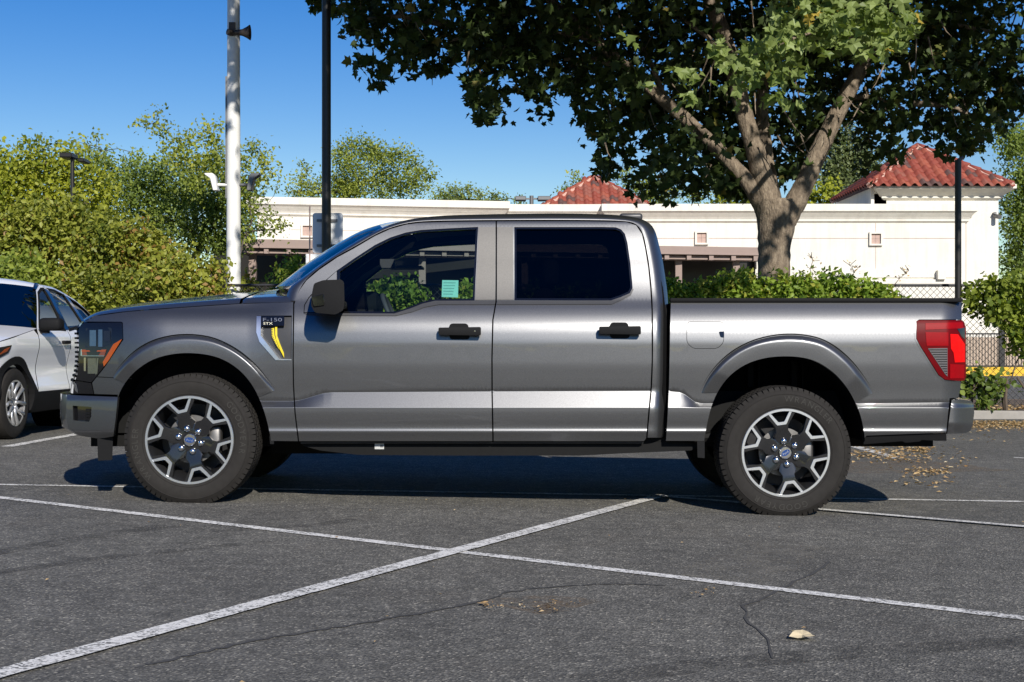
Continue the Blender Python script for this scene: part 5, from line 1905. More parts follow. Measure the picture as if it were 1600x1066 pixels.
bp, bx = pole('black_pole', 'tall slim black pole carrying a white sign seen from behind', 510, 22.0, .068, 8.4, M['black_pole'], 'pole', 1.1)
sgz1, sgz0 = PT(0, 333, 22.1)[2], PT(0, 396, 22.1)[2]
sx0, sx1 = PT(488.5, 0, 22.1)[0], PT(536, 0, 22.1)[0]
mb = MB()
plate(mb, rounded([(sx0, sgz0), (sx1, sgz0), (sx1, sgz1), (sx0, sgz1)], .05, 3), [], lambda u, v, y: (u, y, v), 22.09, 22.10, True)
sg = mb.build('sign_panel', M['white_sign'], bp)
for z in (sgz0 + .12, sgz1 - .12):
    MB().box(bx - .16, bx + .16, 22.06, 22.088, z - .02, z + .02).build('sign_bracket', M['grey_metal'], bp)
sx0, sx1 = PT(478, 0, 22.1)[0], PT(503, 0, 22.1)[0]
mb = MB().box(sx0, sx1, 22.09, 22.10, PT(0, 424, 22.1)[2], sgz0 - .01)
mb.build('lower_sign_panel', M['white_sign'], bp)
x = PT(484, 0, 21.4)[0]
t = thing('thin_rod', (x, 21.4, gz(x)), 'thin rust-red rod standing left of the white sign', 'rod')
MB().tube([(x, 21.4, gz(x)), (x, 21.4, PT(0, 322, 21.4)[2])], .012, 6).build('shaft', M['vent_tile'], t)

rp, rx = pole('black_pole', 'slim black fence-side pole in front of the right tiled tower', 1497, 22.0, .05, PT(0, 250, 22.0)[2], M['black_pole'], 'pole')
rp.name = 'black_pole.001'
MB().tube([(rx, 22, PT(0, 251, 22)[2]), (rx + .08, 22, PT(0, 246, 22)[2])], .03, 8).build('cap', M['grey_metal'], rp)

Yl = 33.0
lp, lx = pole('street_lamp', 'dark shoebox street lamp rising before the yellow-green tree at left', 113, Yl, .045, PT(0, 246, Yl)[2], M['black_pole'], 'street lamp')
mb = MB().box(PT(98, 0, Yl)[0], PT(117, 0, Yl)[0], Yl - .25, Yl + .25, PT(0, 248, Yl)[2], PT(0, 240.5, Yl)[2])
recalc(mb.build('lamp_head', M['black_pole'], lp), .02, 1)
mb = MB().box(PT(119, 0, Yl)[0], PT(129, 0, Yl)[0], Yl + .1, Yl + .6, PT(0, 252, Yl)[2], PT(0, 246, Yl)[2])
recalc(mb.build('lamp_head', M['black_pole'], lp), .02, 1)
Yl = 75.0
lp, lx = pole('street_lamp', 'twin-headed dark lamp showing above the roof left of the small tiled tower', 830.5, Yl, .11, PT(0, 306, Yl)[2], M['grey_metal'], 'street lamp')
lp.name = 'street_lamp.001'
for a, b in ((805, 822), (840, 860)):
    mb = MB().box(PT(a, 0, Yl)[0], PT(b, 0, Yl)[0], Yl - .4, Yl + .4, PT(0, 314, Yl)[2], PT(0, 307.5, Yl)[2])
    recalc(mb.build('lamp_head', M['grey_metal'], lp), .03, 1)
MB().box(PT(822, 0, Yl)[0], PT(840, 0, Yl)[0], Yl - .06, Yl + .06, PT(0, 312, Yl)[2], PT(0, 309.5, Yl)[2]).build('lamp_arm', M['grey_metal'], lp)

# ------------------------------------------------------------------ chain-link fence
def chain_fence():
    Yf = 22.35
    t = thing('chain_link_fence', (0, Yf, 0), 'black railed chain-link fence along the planting strip behind the truck', 'fence')
    x0, x1 = -15.0, 12.0
    zt = PT(0, 446, Yf)[2]
    bot = lambda x: gz(x) + .14
    MB().tube([(x0, Yf, zt), (x1, Yf, zt)], .024, 8).build('top_rail', M['fence_black'], t)
    x = -14.6
    posts = [-14.6, -11.6, -8.6, -5.6, -2.6, .4, 3.6, PT(1497, 0, Yf)[0], 10.6]
    for px in posts:
        MB().tube([(px, Yf + .03, gz(px)), (px, Yf + .03, zt + .04)], .032, 8).build('post', M['fence_black'], t)
    mb = MB()
    d, r = .105, .0042
    h = zt
    for s in (1, -1):
        x = x0 - 2.2
        while x < x1 + 2.2:
            # one diagonal wire, clipped at the ends
            p, q = Vector((x, Yf - .02 + s * .004, -.12)), Vector((x + s * (h + .12), Yf - .02 + s * .004, zt))
            if min(p.x, q.x) >= x0 and max(p.x, q.x) <= x1:
                zb = bot(p.x)
                k = (zb + .12) / (h + .12)
                p = p.lerp(q, max(0, k))
                mb.tube([p, q], r, 3, False)
            x += d
    o = mb.build('wire_mesh', M['galvanised'], t)
    o['kind'] = 'stuff'
chain_fence()

def iron_fence():
    Yf = 49.0
    t = thing('iron_fence', (PT(1560, 0, Yf)[0], Yf, 0), 'black iron picket fence above the yellow kerb at right', 'fence')
    zt, zb = PT(0, 521.5, Yf)[2], PT(0, 572, Yf)[2]
    xa, xb = PT(1445, 0, Yf)[0], PT(1660, 0, Yf)[0]
    for z in (zt, zb):
        MB().box(xa, xb, Yf - .02, Yf + .02, z - .03, z + .02).build('rail', M['iron'], t)
    first = None
    for x in np.arange(xa, xb, .105):
        if first is None:
            mb = MB().box(-.012, .012, -.012, .012, zb - .02, zt)
            first = mk('picket', mb.v, mb.f, M['iron'], None, world_coords=False)
            o = first
        else:
            o = first.copy()
            COL.objects.link(o)
        o.parent = t
        o.location = Vector((x, Yf, 0)) - org(t)
    px = PT(1565, 0, Yf)[0]
    MB().box(px - .09, px + .09, Yf - .09, Yf + .09, -.2, PT(0, 488, Yf)[2]).build('post', M['iron'], t)
    t2 = thing('orange_sign', (PT(1560, 0, Yf)[0], Yf - .2, 0), 'small faded orange notice hanging beside the iron fence post', 'sign')
    MB().box(PT(1556, 0, Yf)[0], PT(1564, 0, Yf)[0], Yf - .12, Yf - .10, PT(0, 508, Yf)[2], PT(0, 494, Yf)[2]).build('board', tile_mat('orange_board', (.45, .14, .07)), t2)
    t3 = thing('garden_wall', (PT(1560, 0, 52)[0], 52, 0), 'tan rendered wall behind the iron picket fence', 'wall')
    MB().box(PT(1480, 0, 52)[0], PT(1680, 0, 52)[0], 52, 52.3, -.2, PT(0, 527, 52)[2] + .0).build('wall_body', M['tan_wall'], t3)
iron_fence()

# ================================================================== TREES AND SHRUBS
tree('deciduous_tree', 'broad yellow-green tree at far left behind the hedge', 'tree', 38,
     [(18, 262, 42), (75, 262, 45), (120, 255, 30), (150, 290, 38), (60, 310, 60), (130, 320, 50), (0, 310, 60), (-50, 290, 70), (170, 330, 30), (-20, 250, 30)],
     .125, L_maple, M['dark_bark'], 60, .22, 26, .36, 14, tmpl_small())
tree('deciduous_tree', 'dense dark green tree between the street lamp and the white pole', 'tree', 46,
     [(205, 300, 46), (250, 300, 50), (175, 265, 26), (210, 262, 30), (300, 290, 44), (335, 330, 46), (280, 350, 50), (225, 350, 44), (365, 365, 30), (255, 262, 25), (320, 375, 30), (355, 300, 34), (150, 250, 16), (385, 300, 20), (375, 335, 24), (352, 378, 20), (345, 265, 18)],
     .115, L_dark, M['dark_bark'], 270, .22, 24, .36, 14, tmpl_small(), rn_shift=.15)
tree('slender_tree', 'tall open tree with airy top shoots behind the white pole', 'tree', 43,
     [(243, 186, 11), (252, 172, 6), (228, 193, 9), (217, 190, 6), (262, 205, 14), (280, 222, 18), (300, 215, 14), (318, 200, 13), (338, 200, 13), (330, 225, 20), (292, 250, 24), (318, 255, 26), (345, 250, 22), (398, 228, 14), (410, 245, 14), (385, 250, 16), (405, 275, 16), (385, 285, 18), (434, 274, 9), (432, 292, 8), (415, 345, 16), (430, 360, 12), (418, 320, 8), (440, 350, 9), (268, 240, 14), (420, 262, 10), (392, 320, 14), (395, 345, 12), (385, 365, 16), (372, 290, 20), (310, 285, 22)],
     .12, L_mid, M['dark_bark'], 338, .09, 17, .26, 9, tmpl_small(), dy=.4)
tree('thin_tree', 'small sparse grey-green treetop rising above the hedge trees at left', 'tree', 50,
     [(148, 212, 8), (140, 228, 9), (158, 232, 9), (112, 222, 6), (212, 240, 6), (150, 245, 10)], .12, L_far, M['dark_bark'], 150, .06, 12, .3, 8, tmpl_broad(), dy=.3)
tree('deciduous_tree', 'rounded green tree beyond the roof right of the tall black pole', 'tree', 78,
     [(478, 262, 9), (472, 285, 14), (490, 292, 14), (530, 240, 16), (555, 225, 20), (548, 255, 24), (580, 235, 22), (600, 250, 24), (625, 240, 18), (648, 255, 16), (560, 285, 32), (605, 285, 34), (650, 285, 26), (522, 280, 20), (668, 268, 10), (536, 300, 26), (480, 305, 18), (460, 300, 10)],
     .16, L_mid, M['dark_bark'], 580, .22, 22, .42, 12, tmpl_small())
mbt = None
tree('distant_tree', 'low row of pale treetops peeping above the long cornice', 'tree', 92,
     [(688, 302, 12), (712, 300, 14), (735, 296, 10), (722, 312, 14), (752, 305, 9), (772, 304, 9), (786, 312, 8), (812, 312, 7), (700, 314, 16), (765, 314, 12)],
     .17, L_far, M['dark_bark'], 735, .2, 24, .4, 10, tmpl_small())
tree('distant_tree', 'green treetop beside and behind the small tiled roof', 'tree', 86,
     [(898, 272, 7), (905, 285, 9), (892, 295, 10), (880, 300, 6), (978, 262, 9), (970, 275, 10), (990, 290, 16), (1010, 280, 10), (1015, 302, 16), (1050, 300, 13), (1085, 306, 14), (1035, 312, 14)],
     .17, L_mid, M['dark_bark'], 990, .2, 24, .4, 10, tmpl_small())
tree('pine_tree', 'dark pine standing behind the right tiled tower', 'pine tree', 84,
     [(1324, 198, 8), (1316, 212, 10), (1334, 216, 10), (1306, 230, 13), (1340, 232, 13), (1322, 240, 16), (1352, 250, 14), (1298, 256, 16), (1330, 262, 18), (1364, 264, 9), (1310, 282, 20), (1344, 284, 18), (1290, 280, 10)],
     .20, L_pine, M['dark_bark'], 1322, .3, 70, .5, 16, tmpl_small())
tree('distant_tree', 'yellowish round tree behind the plane tree trunk', 'tree', 74,
     [(1288, 298, 16), (1272, 310, 14), (1262, 298, 10), (1150, 296, 18), (1128, 306, 14), (1166, 310, 14), (1300, 312, 12)],
     .18, L_maple, M['dark_bark'], 1280, .2, 30, .5, 10, tmpl_broad())
tree('deciduous_tree', 'leafy dark tree at the right edge beside the tiled tower', 'tree', 57,
     [(1580, 225, 26), (1606, 215, 34), (1600, 270, 36), (1590, 310, 30), (1620, 340, 46), (1592, 355, 30), (1605, 395, 36), (1585, 395, 22), (1640, 280, 50), (1560, 205, 16), (1592, 430, 26)],
     .15, L_dark, M['dark_bark'], 1610, .25, 28, .42, 12, tmpl_small(), rn_shift=.05)

SH = 'shrubs of the tall hedge at left'
def shrub(label, Y, cl, mat, px, ls=.088, dens=36, group=SH, name='hedge_shrub', tmpl=None, per=10, **k):
    xs_ = [c[0] for c in cl]
    cl = cl + [(x, y, 34) for y in (515, 570, 615) for x in range(min(xs_), max(xs_) + 1, 52)]
    return tree(name, label, 'shrub', Y, cl, ls, mat, M['twig'], px, .05, dens, .17, per, tmpl or tmpl_small(), .5, group, True, .5, 3, **k)
shrub('tallest rounded shrub of the left hedge, yellow-olive, below the street lamp', 22.6,
      [(60, 345, 44), (105, 345, 42), (140, 352, 34), (25, 360, 42), (85, 385, 50), (40, 405, 46), (130, 395, 42), (-20, 370, 50), (170, 375, 32)], L_hedge, 85)
shrub('middle olive shrub of the left hedge sloping down to the right', 22.2,
      [(185, 365, 36), (215, 372, 34), (242, 385, 32), (195, 405, 40), (235, 415, 36), (262, 405, 26), (160, 415, 34)], L_hedge, 205)
shrub('bright green shrub right behind the white car roof', 20.9,
      [(20, 415, 34), (55, 425, 30), (-15, 430, 40), (30, 450, 34), (75, 455, 28)], L_hedge2, 25)
shrub('low yellow-green shrub above the truck bonnet', 21.1,
      [(120, 440, 30), (160, 440, 32), (205, 440, 32), (250, 440, 30), (135, 470, 30), (185, 475, 34), (240, 470, 32), (95, 450, 24), (100, 490, 34)], L_hedge, 165)
shrub('shrub with yellowish tips left of the white pole base', 21.4,
      [(285, 420, 28), (312, 420, 24), (330, 425, 18), (295, 450, 30), (330, 450, 26), (270, 440, 24), (338, 415, 9)], L_hedge, 300)
shrub('small yellow-tipped shrub right of the white pole base', 22.9,
      [(383, 440, 13), (392, 450, 12), (378, 455, 14), (400, 460, 12)], L_hedge, 385, group=None)
shrub('dim green shrub in the shade under the brown canopy', 24.0,
      [(462, 410, 14), (455, 430, 18), (440, 440, 16), (475, 425, 12), (425, 450, 14), (470, 445, 14)], L_vine, 455, group=None)

# leafy creeper hedge on the fence behind the load bed, and the clumps seen through the cab
VG = 'clumps of leafy creeper on the chain-link fence'
def creeper(label, cl, px, Y=22.05, dens=48):
    xs_ = [c[0] for c in cl]
    cl = cl + [(x, y + 8 * random.random(), 24) for y in (500, 545, 590, 625) for x in range(min(xs_), max(xs_) + 1, 34)]
    cl = cl + [(x, 452 + 12 * random.random() + (10 if x > 1330 else 0), 17) for x in range(min(xs_), max(xs_) + 1, 17)]
    return tree('creeper_shrub', label, 'shrub', Y, cl, .09, L_vine, M['twig'], px, .04, dens, .11, 10, tmpl_small(), .45, VG, True, .35, 3)
creeper('long leafy creeper behind the load bed, from the cab to the plane tree', [(1050, 452, 20), (1085, 455, 20), (1065, 470, 26), (1115, 450, 20), (1140, 440, 20), (1160, 436, 18), (1140, 462, 26), (1180, 450, 24), (1100, 475, 26), (1180, 475, 26)], 1120)
creeper('leafy creeper behind the load bed right of the plane tree trunk', [(1215, 445, 20), (1250, 445, 20), (1285, 440, 20), (1320, 445, 18), (1350, 452, 16), (1380, 450, 12), (1230, 470, 26), (1280, 470, 26), (1330, 472, 22), (1395, 462, 10), (1370, 475, 20), (1310, 430, 8), (1245, 428, 6)], 1290)
creeper('creeper seen through the driver window beside the steering wheel', [(600, 455, 20), (630, 445, 18), (650, 455, 16), (640, 475, 20), (610, 480, 20), (590, 475, 14)], 620)
creeper('creeper seen through the driver window right of the mint paper', [(735, 460, 16), (728, 475, 18), (745, 480, 18), (712, 478, 14)], 735)
creeper('creeper hidden behind the rear side glass', [(830, 470, 20), (870, 470, 20), (920, 465, 20), (960, 470, 18)], 890)
# dry seed stalks above the creeper
def stalks(label, pts, Y=22.0):
    x = PT(pts[0][0], 0, Y)[0]
    t = thing('dry_stalk', (x, Y, PT(0, 455, Y)[2]), label, 'twig')
    mb = MB()
    P = [Vector(PT(p[0], p[1], Y)) for p in pts]
    mb.tube(P, [.010] + [.006] * (len(P) - 1), 4)
    for p in P[1:]:
        for k in range(3):
            mb.tube([p, p + Vector((rng.uniform(-.12, .12), rng.uniform(-.05, .05), rng.uniform(.0, .1)))], .005, 4)
    mb.build('stem', M['twig'], t)
    c = np.array([np.array(p) + rng.normal(size=3) * .05 for p in P[1:] for k in range(4)])
    leaves('seed_leaf', c, .05, tmpl_small(), L_litter, t, .2)
stalks('dry stalk poking up from the creeper just right of the plane tree', [(1268, 440), (1266, 420), (1270, 408), (1268, 402)])
stalks('dry stalk poking up from the creeper near its right end', [(1330, 440), (1334, 424), (1328, 415), (1340, 418)])
stalks('dry stalk leaning right at the end of the creeper', [(1395, 448), (1405, 436), (1415, 427), (1420, 423)])
RG = 'shrubs at the right end of the fence'
creeper2 = lambda label, cl, px, Y, m, d=30: tree('creeper_shrub', label, 'shrub', Y, cl, .08, m, M['twig'], px, .022, d, .13, 9, tmpl_broad(), .5, RG, True, .4, 3)
creeper2('leafy shrub hanging over the fence right of the tail light', [(1535, 458, 18), (1560, 455, 22), (1588, 450, 24), (1575, 480, 24), (1605, 480, 28), (1550, 480, 16), (1600, 515, 22), (1570, 505, 14), (1615, 440, 26), (1535, 485, 10), (1540, 500, 8), (1520, 462, 12), (1550, 440, 12), (1585, 525, 16), (1612, 540, 20), (1560, 470, 20)], 1585, 21.9, L_hedge2)
creeper2('low dusty shrub on the kerb behind the rear bumper', [(1530, 600, 16), (1545, 612, 16), (1522, 585, 14), (1552, 598, 12), (1535, 625, 12), (1515, 610, 12), (1570, 595, 6), (1540, 580, 8)], 1530, 21.9, L_dark, 24)

# ------------------------------------------------------------------ the big plane tree
def plane_tree():
    Y = 24.0
    bx = PT(1209, 500, Y)[0]
    t = thing('plane_tree', (bx, Y, gz(bx)), 'large plane tree with pale mottled trunk and spreading dark lobed-leaf crown overhanging the truck bed', 'tree')
    k = Y / F
    def V(px, py, dy=0.0):
        p = PT(px, py, Y)
        return Vector((p[0], Y + dy, p[2]))
    def limb(name, pts, w, parent, n=14, jit=.05):
        P = [np.array(V(*p)) for p in pts]
        P = smooth_pl(P, 2)
        wd = np.interp(np.linspace(0, 1, len(P)), np.linspace(0, 1, len(w)), w)
        mb = MB()
        mb.tube([tuple(p) for p in P], [float(q) * k / 2 for q in wd], n, True, jit)
        return mb.build(name, M['plane_bark'], parent, True)
    tk = limb('trunk', [(1210, 640), (1210, 560), (1209, 480), (1209, 420), (1210, 385), (1212, 355), (1214, 330), (1214, 312)], [74, 62, 54, 50, 50, 58, 66, 58], t, 20)
    limb('limb', [(1200, 345), (1190, 318), (1168, 284), (1140, 252), (1100, 212), (1040, 160), (985, 110), (930, 62), (870, 10), (800, -60)], [34, 30, 25, 23, 21, 19, 17, 15, 13, 10], t)
    limb('limb', [(1205, 345), (1200, 310), (1188, 262), (1174, 215), (1160, 170), (1147, 110), (1128, 50), (1110, 0), (1095, -90)], [42, 40, 33, 29, 27, 26, 26, 25, 22], t)
    limb('limb', [(1216, 345, .15), (1213, 310, .3), (1208, 262, .45), (1203, 215, .5), (1199, 165, .6), (1204, 110, .7), (1215, 40, .7), (1225, -60, .6)], [32, 28, 24, 22, 20, 19, 17, 14], t)
    limb('limb', [(1224, 345), (1238, 325), (1256, 290), (1275, 245), (1297, 200), (1322, 150), (1350, 98), (1380, 40), (1400, -40)], [42, 36, 32, 29, 27, 25, 22, 20, 16], t)
    # crown: the part that shows, as a volume hung round the limbs; its lower outline is the one in the photograph
    low = [(455, -160), (470, 2), (500, 8), (520, 14), (532, 50), (548, 58), (566, 44), (574, 62), (556, 84), (553, 110), (570, 118), (585, 130), (605, 126), (630, 130), (642, 116), (655, 106), (668, 122), (680, 108), (700, 98), (724, 92), (730, 96), (722, 128), (734, 150), (734, 182), (750, 196), (765, 204), (778, 196), (788, 176), (796, 158), (810, 148), (826, 150), (845, 160), (858, 170), (872, 174), (878, 184), (895, 176), (905, 196), (925, 212), (944, 228), (930, 236), (915, 238), (924, 258), (945, 272), (970, 284), (990, 296), (1006, 312), (1022, 304), (1040, 316), (1060, 296), (1085, 300), (1108, 318), (1125, 300), (1140, 282), (1165, 292), (1190, 300), (1225, 296), (1246, 270), (1262, 262), (1290, 262), (1310, 238), (1330, 212), (1346, 214), (1352, 240), (1368, 262), (1384, 266), (1394, 258), (1404, 232), (1414, 204), (1436, 180), (1456, 180), (1468, 214), (1484, 240), (1508, 246), (1530, 240), (1548, 222), (1572, 196), (1600, 176), (1660, 170), (1720, -160)]
    holes = [[(1258, 78), (1275, 88), (1290, 112), (1276, 118), (1258, 104)], [(1330, 175), (1352, 178), (1362, 196), (1345, 212), (1334, 204)], [(1452, 62), (1478, 64), (1480, 84), (1462, 86)], [(1425, 196), (1450, 188), (1456, 212), (1434, 216)], [(1530, 140), (1560, 138), (1556, 156), (1536, 156)], [(1005, 172), (1024, 178), (1018, 200), (1004, 196)], [(822, 88), (842, 92), (836, 106), (824, 104)], [(985, 226), (1010, 222), (1020, 240), (998, 250)], [(596, 78), (620, 84), (612, 96), (598, 92)], [(655, 84), (672, 88), (664, 100)], [(1096, 186), (1112, 192), (1104, 206)], [(885, 132), (902, 130), (900, 146)]]
    LIMBS = [[(1200, 345), (1168, 284), (1140, 252), (1100, 212), (1040, 160), (985, 110)], [(1205, 345), (1188, 262), (1160, 170), (1128, 50), (1110, 0)], [(1216, 345), (1208, 262), (1199, 165)], [(1224, 345), (1256, 290), (1297, 200), (1350, 98)]]
    LS = [(np.array(p, float), np.array(q, float)) for L_ in LIMBS for p, q in zip(L_[:-1], L_[1:])]
    def limb_d(x, y):
        m_ = 1e9
        for p, q in LS:
            e = q - p
            t_ = max(0, min(1, ((x - p[0]) * e[0] + (y - p[1]) * e[1]) / e.dot(e)))
            m_ = min(m_, math.hypot(x - p[0] - t_ * e[0], y - p[1] - t_ * e[1]))
        return m_
    def inpoly(px, py):
        px, py = np.asarray(px, float), np.asarray(py, float)
        ok = inside(low, px, py)
        for h in holes:
            ok &= ~inside(h, px, py)
        return ok
    # gaps in the crown through which the sun reaches the trunk and the low bough
    SH = [V(*q) for q in ((1209, 400), (1207, 365), (1195, 320), (1192, 285), (1237, 325), (1262, 285), (1290, 215), (1328, 145), (1207, 240), (1202, 190), (1176, 225), (1110, 20), (1125, 60), (1120, 235), (1060, 180))]
    SH += [Vector(PT(a, b, 16.6)) for a, b in ((1380, 40), (1400, 70), (1340, 40), (1280, 50), (1230, 60), (1190, 90), (1240, 110), (1160, 130))]
    SR = [.5] * 15 + [.62] * 8
    while len(SH) < 80:                   # and scattered glints elsewhere in the crown
        a, b = rng.uniform(560, 1600), rng.uniform(-10, 280)
        if inpoly(a, b):
            SH.append(V(a, b, -1.6))
            SR.append(rng.uniform(.22, .5))
    def shaft(c):
        c = Vector(c)
        for p, r_ in zip(SH, SR):
            e = c - p
            a_ = e.dot(SUN_TO)
            if a_ > .3 and (e - SUN_TO * a_).length < r_:
                return True
        return False
    n = 60000
    px, py = rng.uniform(455, 1720, n), rng.uniform(-140, 320, n)
    ok = inpoly(px, py)
    d = segdist(low, px, py)
    for h in holes:
        d = np.minimum(d, segdist(h, px, py))
    ok &= d > 5
    px, py, d = px[ok][:2250], py[ok][:2250], d[ok][:2250]
    pts, rn = [], []
    for a, b, e in zip(px, py, d):
        sp = .35 + 2.6 * min(1, e / 130)
        yo = rng.normal(0, 1) * sp
        yo = max(-3.4, min(3.6, yo))
        if limb_d(a, b) < 24:                 # the limbs stay in view from the front
            yo = abs(yo) * .6 + 1.0
        c = np.array(V(a, b, yo))
        m = rng.integers(6, 13)
        q = c + rng.normal(size=(m, 3)) * np.array([.115, .14, .10]) * min(1.6, .3 + e / 26)
        if shaft(c) and rng.random() < .85: continue
        pts.append(q)
        rn.append(np.clip(rng.normal(.45, .25, m), 0, 1))
    # deeper foliage behind the limbs closes most of the gaps
    nd = 0
    while nd < 330:
        a, b = rng.uniform(470, 1700), rng.uniform(-60, 310)
        if not inpoly(a, b):
            continue
        e = float(min(segdist(low, np.array([a]), np.array([b]))[0], min(segdist(h, np.array([a]), np.array([b]))[0] for h in holes)))
        if e < 26:
            continue
        nd += 1
        c = np.array(V(a, b, rng.uniform(1.2, 3.6)))
        q = c + rng.normal(size=(9, 3)) * np.array([.17, .2, .14])
        pts.append(q)
        rn.append(np.clip(rng.normal(.4, .25, 9), 0, 1))
    # upper crown, above the frame: it throws the shade
    m = 9000
    n_vis = sum(len(q) for q in pts)
    sc = ball(m, 1, .42) * np.array([9.3, 10.0, 6.2]) + np.array([bx + .2, 20.8, 11.0])
    up_ok = sc[:, 2] > H + 560 * sc[:, 1] / F + .25
    sc = np.concatenate([sc[up_ok], ball(70, .8, .4) * 1.5 + np.array([-.1, 13.2, 8.4])])
    sc = sc[[not (shaft(c) and rng.random() < .9) for c in sc]]
    for c in sc:
        q = c + rng.normal(size=(5, 3)) * .22
        pts.append(q[q[:, 2] > H + 545 * q[:, 1] / F])
        rn.append(rng.random(len(pts[-1])))
    pts, rn = np.concatenate(pts), np.concatenate(rn)
    ls_ = .157 * rng.uniform(.7, 1.25, len(pts))
    ls_[n_vis:] *= 1.8
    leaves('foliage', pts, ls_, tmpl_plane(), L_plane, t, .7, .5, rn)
    # twigs through the visible crown
    mb = MB()
    for _ in range(260):
        i = rng.integers(0, len(px))
        p = V(px[i], py[i], rng.normal(0, .8))
        dr = Vector((rng.uniform(-.25, .25), rng.uniform(-.25, .25), rng.uniform(.1, .35)))
        mb.tube([p, p + dr * .6, p + dr * 1.3 + Vector((0, 0, .1))], [.006, .011, .018], 4)
    for ax, ay, dy, bx2, by2 in ((1100, 212, -.2, 1010, 130), (1040, 160, 0, 1000, 60), (985, 110, .2, 880, 100), (1147, 110, 0, 1060, 40), (1350, 98, 0, 1450, 30), (1322, 150, .2, 1430, 160), (1204, 110, .7, 1280, 50), (930, 62, 0, 800, 60), (870, 10, .2, 700, 40), (800, 60, 0, 700, 70), (1380, 40, 0, 1540, 60), (1430, 160, .1, 1540, 190), (700, 40, 0, 560, 30)):
        a, b = V(ax, ay, dy), V(bx2, by2, dy + rng.uniform(-.6, .6))
        mb.tube([a, a.lerp(b, .5) + Vector((0, 0, .12)), b], [.06, .045, .025], 6)
    mb.build('twigs', M['plane_bark'], t, True)['kind'] = 'stuff'
    # sunlit low bough in front: its big leaves are pieces of their own
    bough = [(1395, 18, 46), (1360, 60, 40), (1400, 60, 26), (1330, 30, 36), (1290, 40, 30), (1262, 60, 26), (1225, 50, 30), (1200, 75, 28), (1170, 70, 18), (1240, 100, 24), (1180, 110, 22), (1140, 95, 16), (1150, 130, 20), (1220, 120, 18), (1300, 75, 20), (1345, 92, 14), (1085, 150, 14), (1060, 115, 14), (1120, 70, 14), (1235, 20, 30), (1290, 5, 30), (1215, 150, 12), (1160, 160, 10), (1065, 155, 12), (1100, 120, 10), (985, 60, 12), (1010, 130, 10), (1235, 165, 10)]
    wts = np.array([b[2] ** 2 for b in bough], float)
    wts /= wts.sum()
    tv, tf = tmpl_plane()
    meshes = []
    for k2 in range(7):
        me = bpy.data.meshes.new('leaf')
        vv = tv.copy()
        vv[:, 2] += rng.normal(0, .09, len(vv))
        me.from_pydata(vv.tolist(), [], tf)
        a_ = me.attributes.new('rnd', 'FLOAT', 'POINT')
        a_.data.foreach_set('value', np.full(len(vv), [.1, .3, .45, .6, .75, .88, .99][k2], np.float32))
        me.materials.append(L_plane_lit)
        meshes.append(me)
    Yb = 16.6
    N = 300
    R = rot_mats(N, .75, 1.0, (.2, -.8, .75))
    sizes = .155 * rng.uniform(.65, 1.25, N)
    for i in range(N):
        bqx, bqy, br = bough[rng.choice(len(bough), p=wts)]
        th, rr = rng.uniform(0, 6.283), br * math.sqrt(rng.random())
        y = Yb + rng.normal(0, .35)
        p = PT(bqx + rr * math.cos(th), bqy + rr * .8 * math.sin(th), y)
        o = bpy.data.objects.new('leaf', meshes[min(6, int(rng.choice(7, p=[.15, .2, .2, .18, .15, .1, .02])))])
        COL.objects.link(o)
        o.parent = t
        Mx = Matrix(R[i].tolist()).to_4x4()
        o.matrix_local = Matrix.Translation(Vector(p) - org(t)) @ Mx @ Matrix.Scale(float(sizes[i]), 4)
    # more of the same bough, too many to pick apart
    q = []
    for _ in range(420):
        bqx, bqy, br = bough[rng.choice(len(bough), p=wts)]
        th, rr = rng.uniform(0, 6.283), br * math.sqrt(rng.random())
        y = Yb + .5 + abs(rng.normal(0, .5))
        q.append(PT(bqx + rr * math.cos(th), bqy + rr * .8 * math.sin(th), y))
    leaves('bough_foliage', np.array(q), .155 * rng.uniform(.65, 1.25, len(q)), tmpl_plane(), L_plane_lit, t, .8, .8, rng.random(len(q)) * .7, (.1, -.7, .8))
    mb = MB()
    mb.tube([V(1350, 98), PT(1330, 60, 20), PT(1300, 40, 17.5), PT(1240, 60, 16.7), PT(1170, 90, 16.6)], [.07, .045, .03, .02, .012], 6)
    mb.tube([PT(1330, 60, 20), PT(1370, 30, 17.2), PT(1410, 40, 16.6)], [.04, .025, .012], 6)
    mb.tube([PT(1405, -60, 18), PT(1412, 10, 18), PT(1432, 60, 18), PT(1430, 120, 18)], [.02, .015, .01, .007], 5)
    mb.tube([PT(1262, -40, 16.7), PT(1262, 0, 16.7), PT(1262, 20, 16.7), PT(1255, 32, 16.7)], [.016, .012, .009, .006], 5)
    mb.build('bough', M['plane_bark'], t, True)
plane_tree()

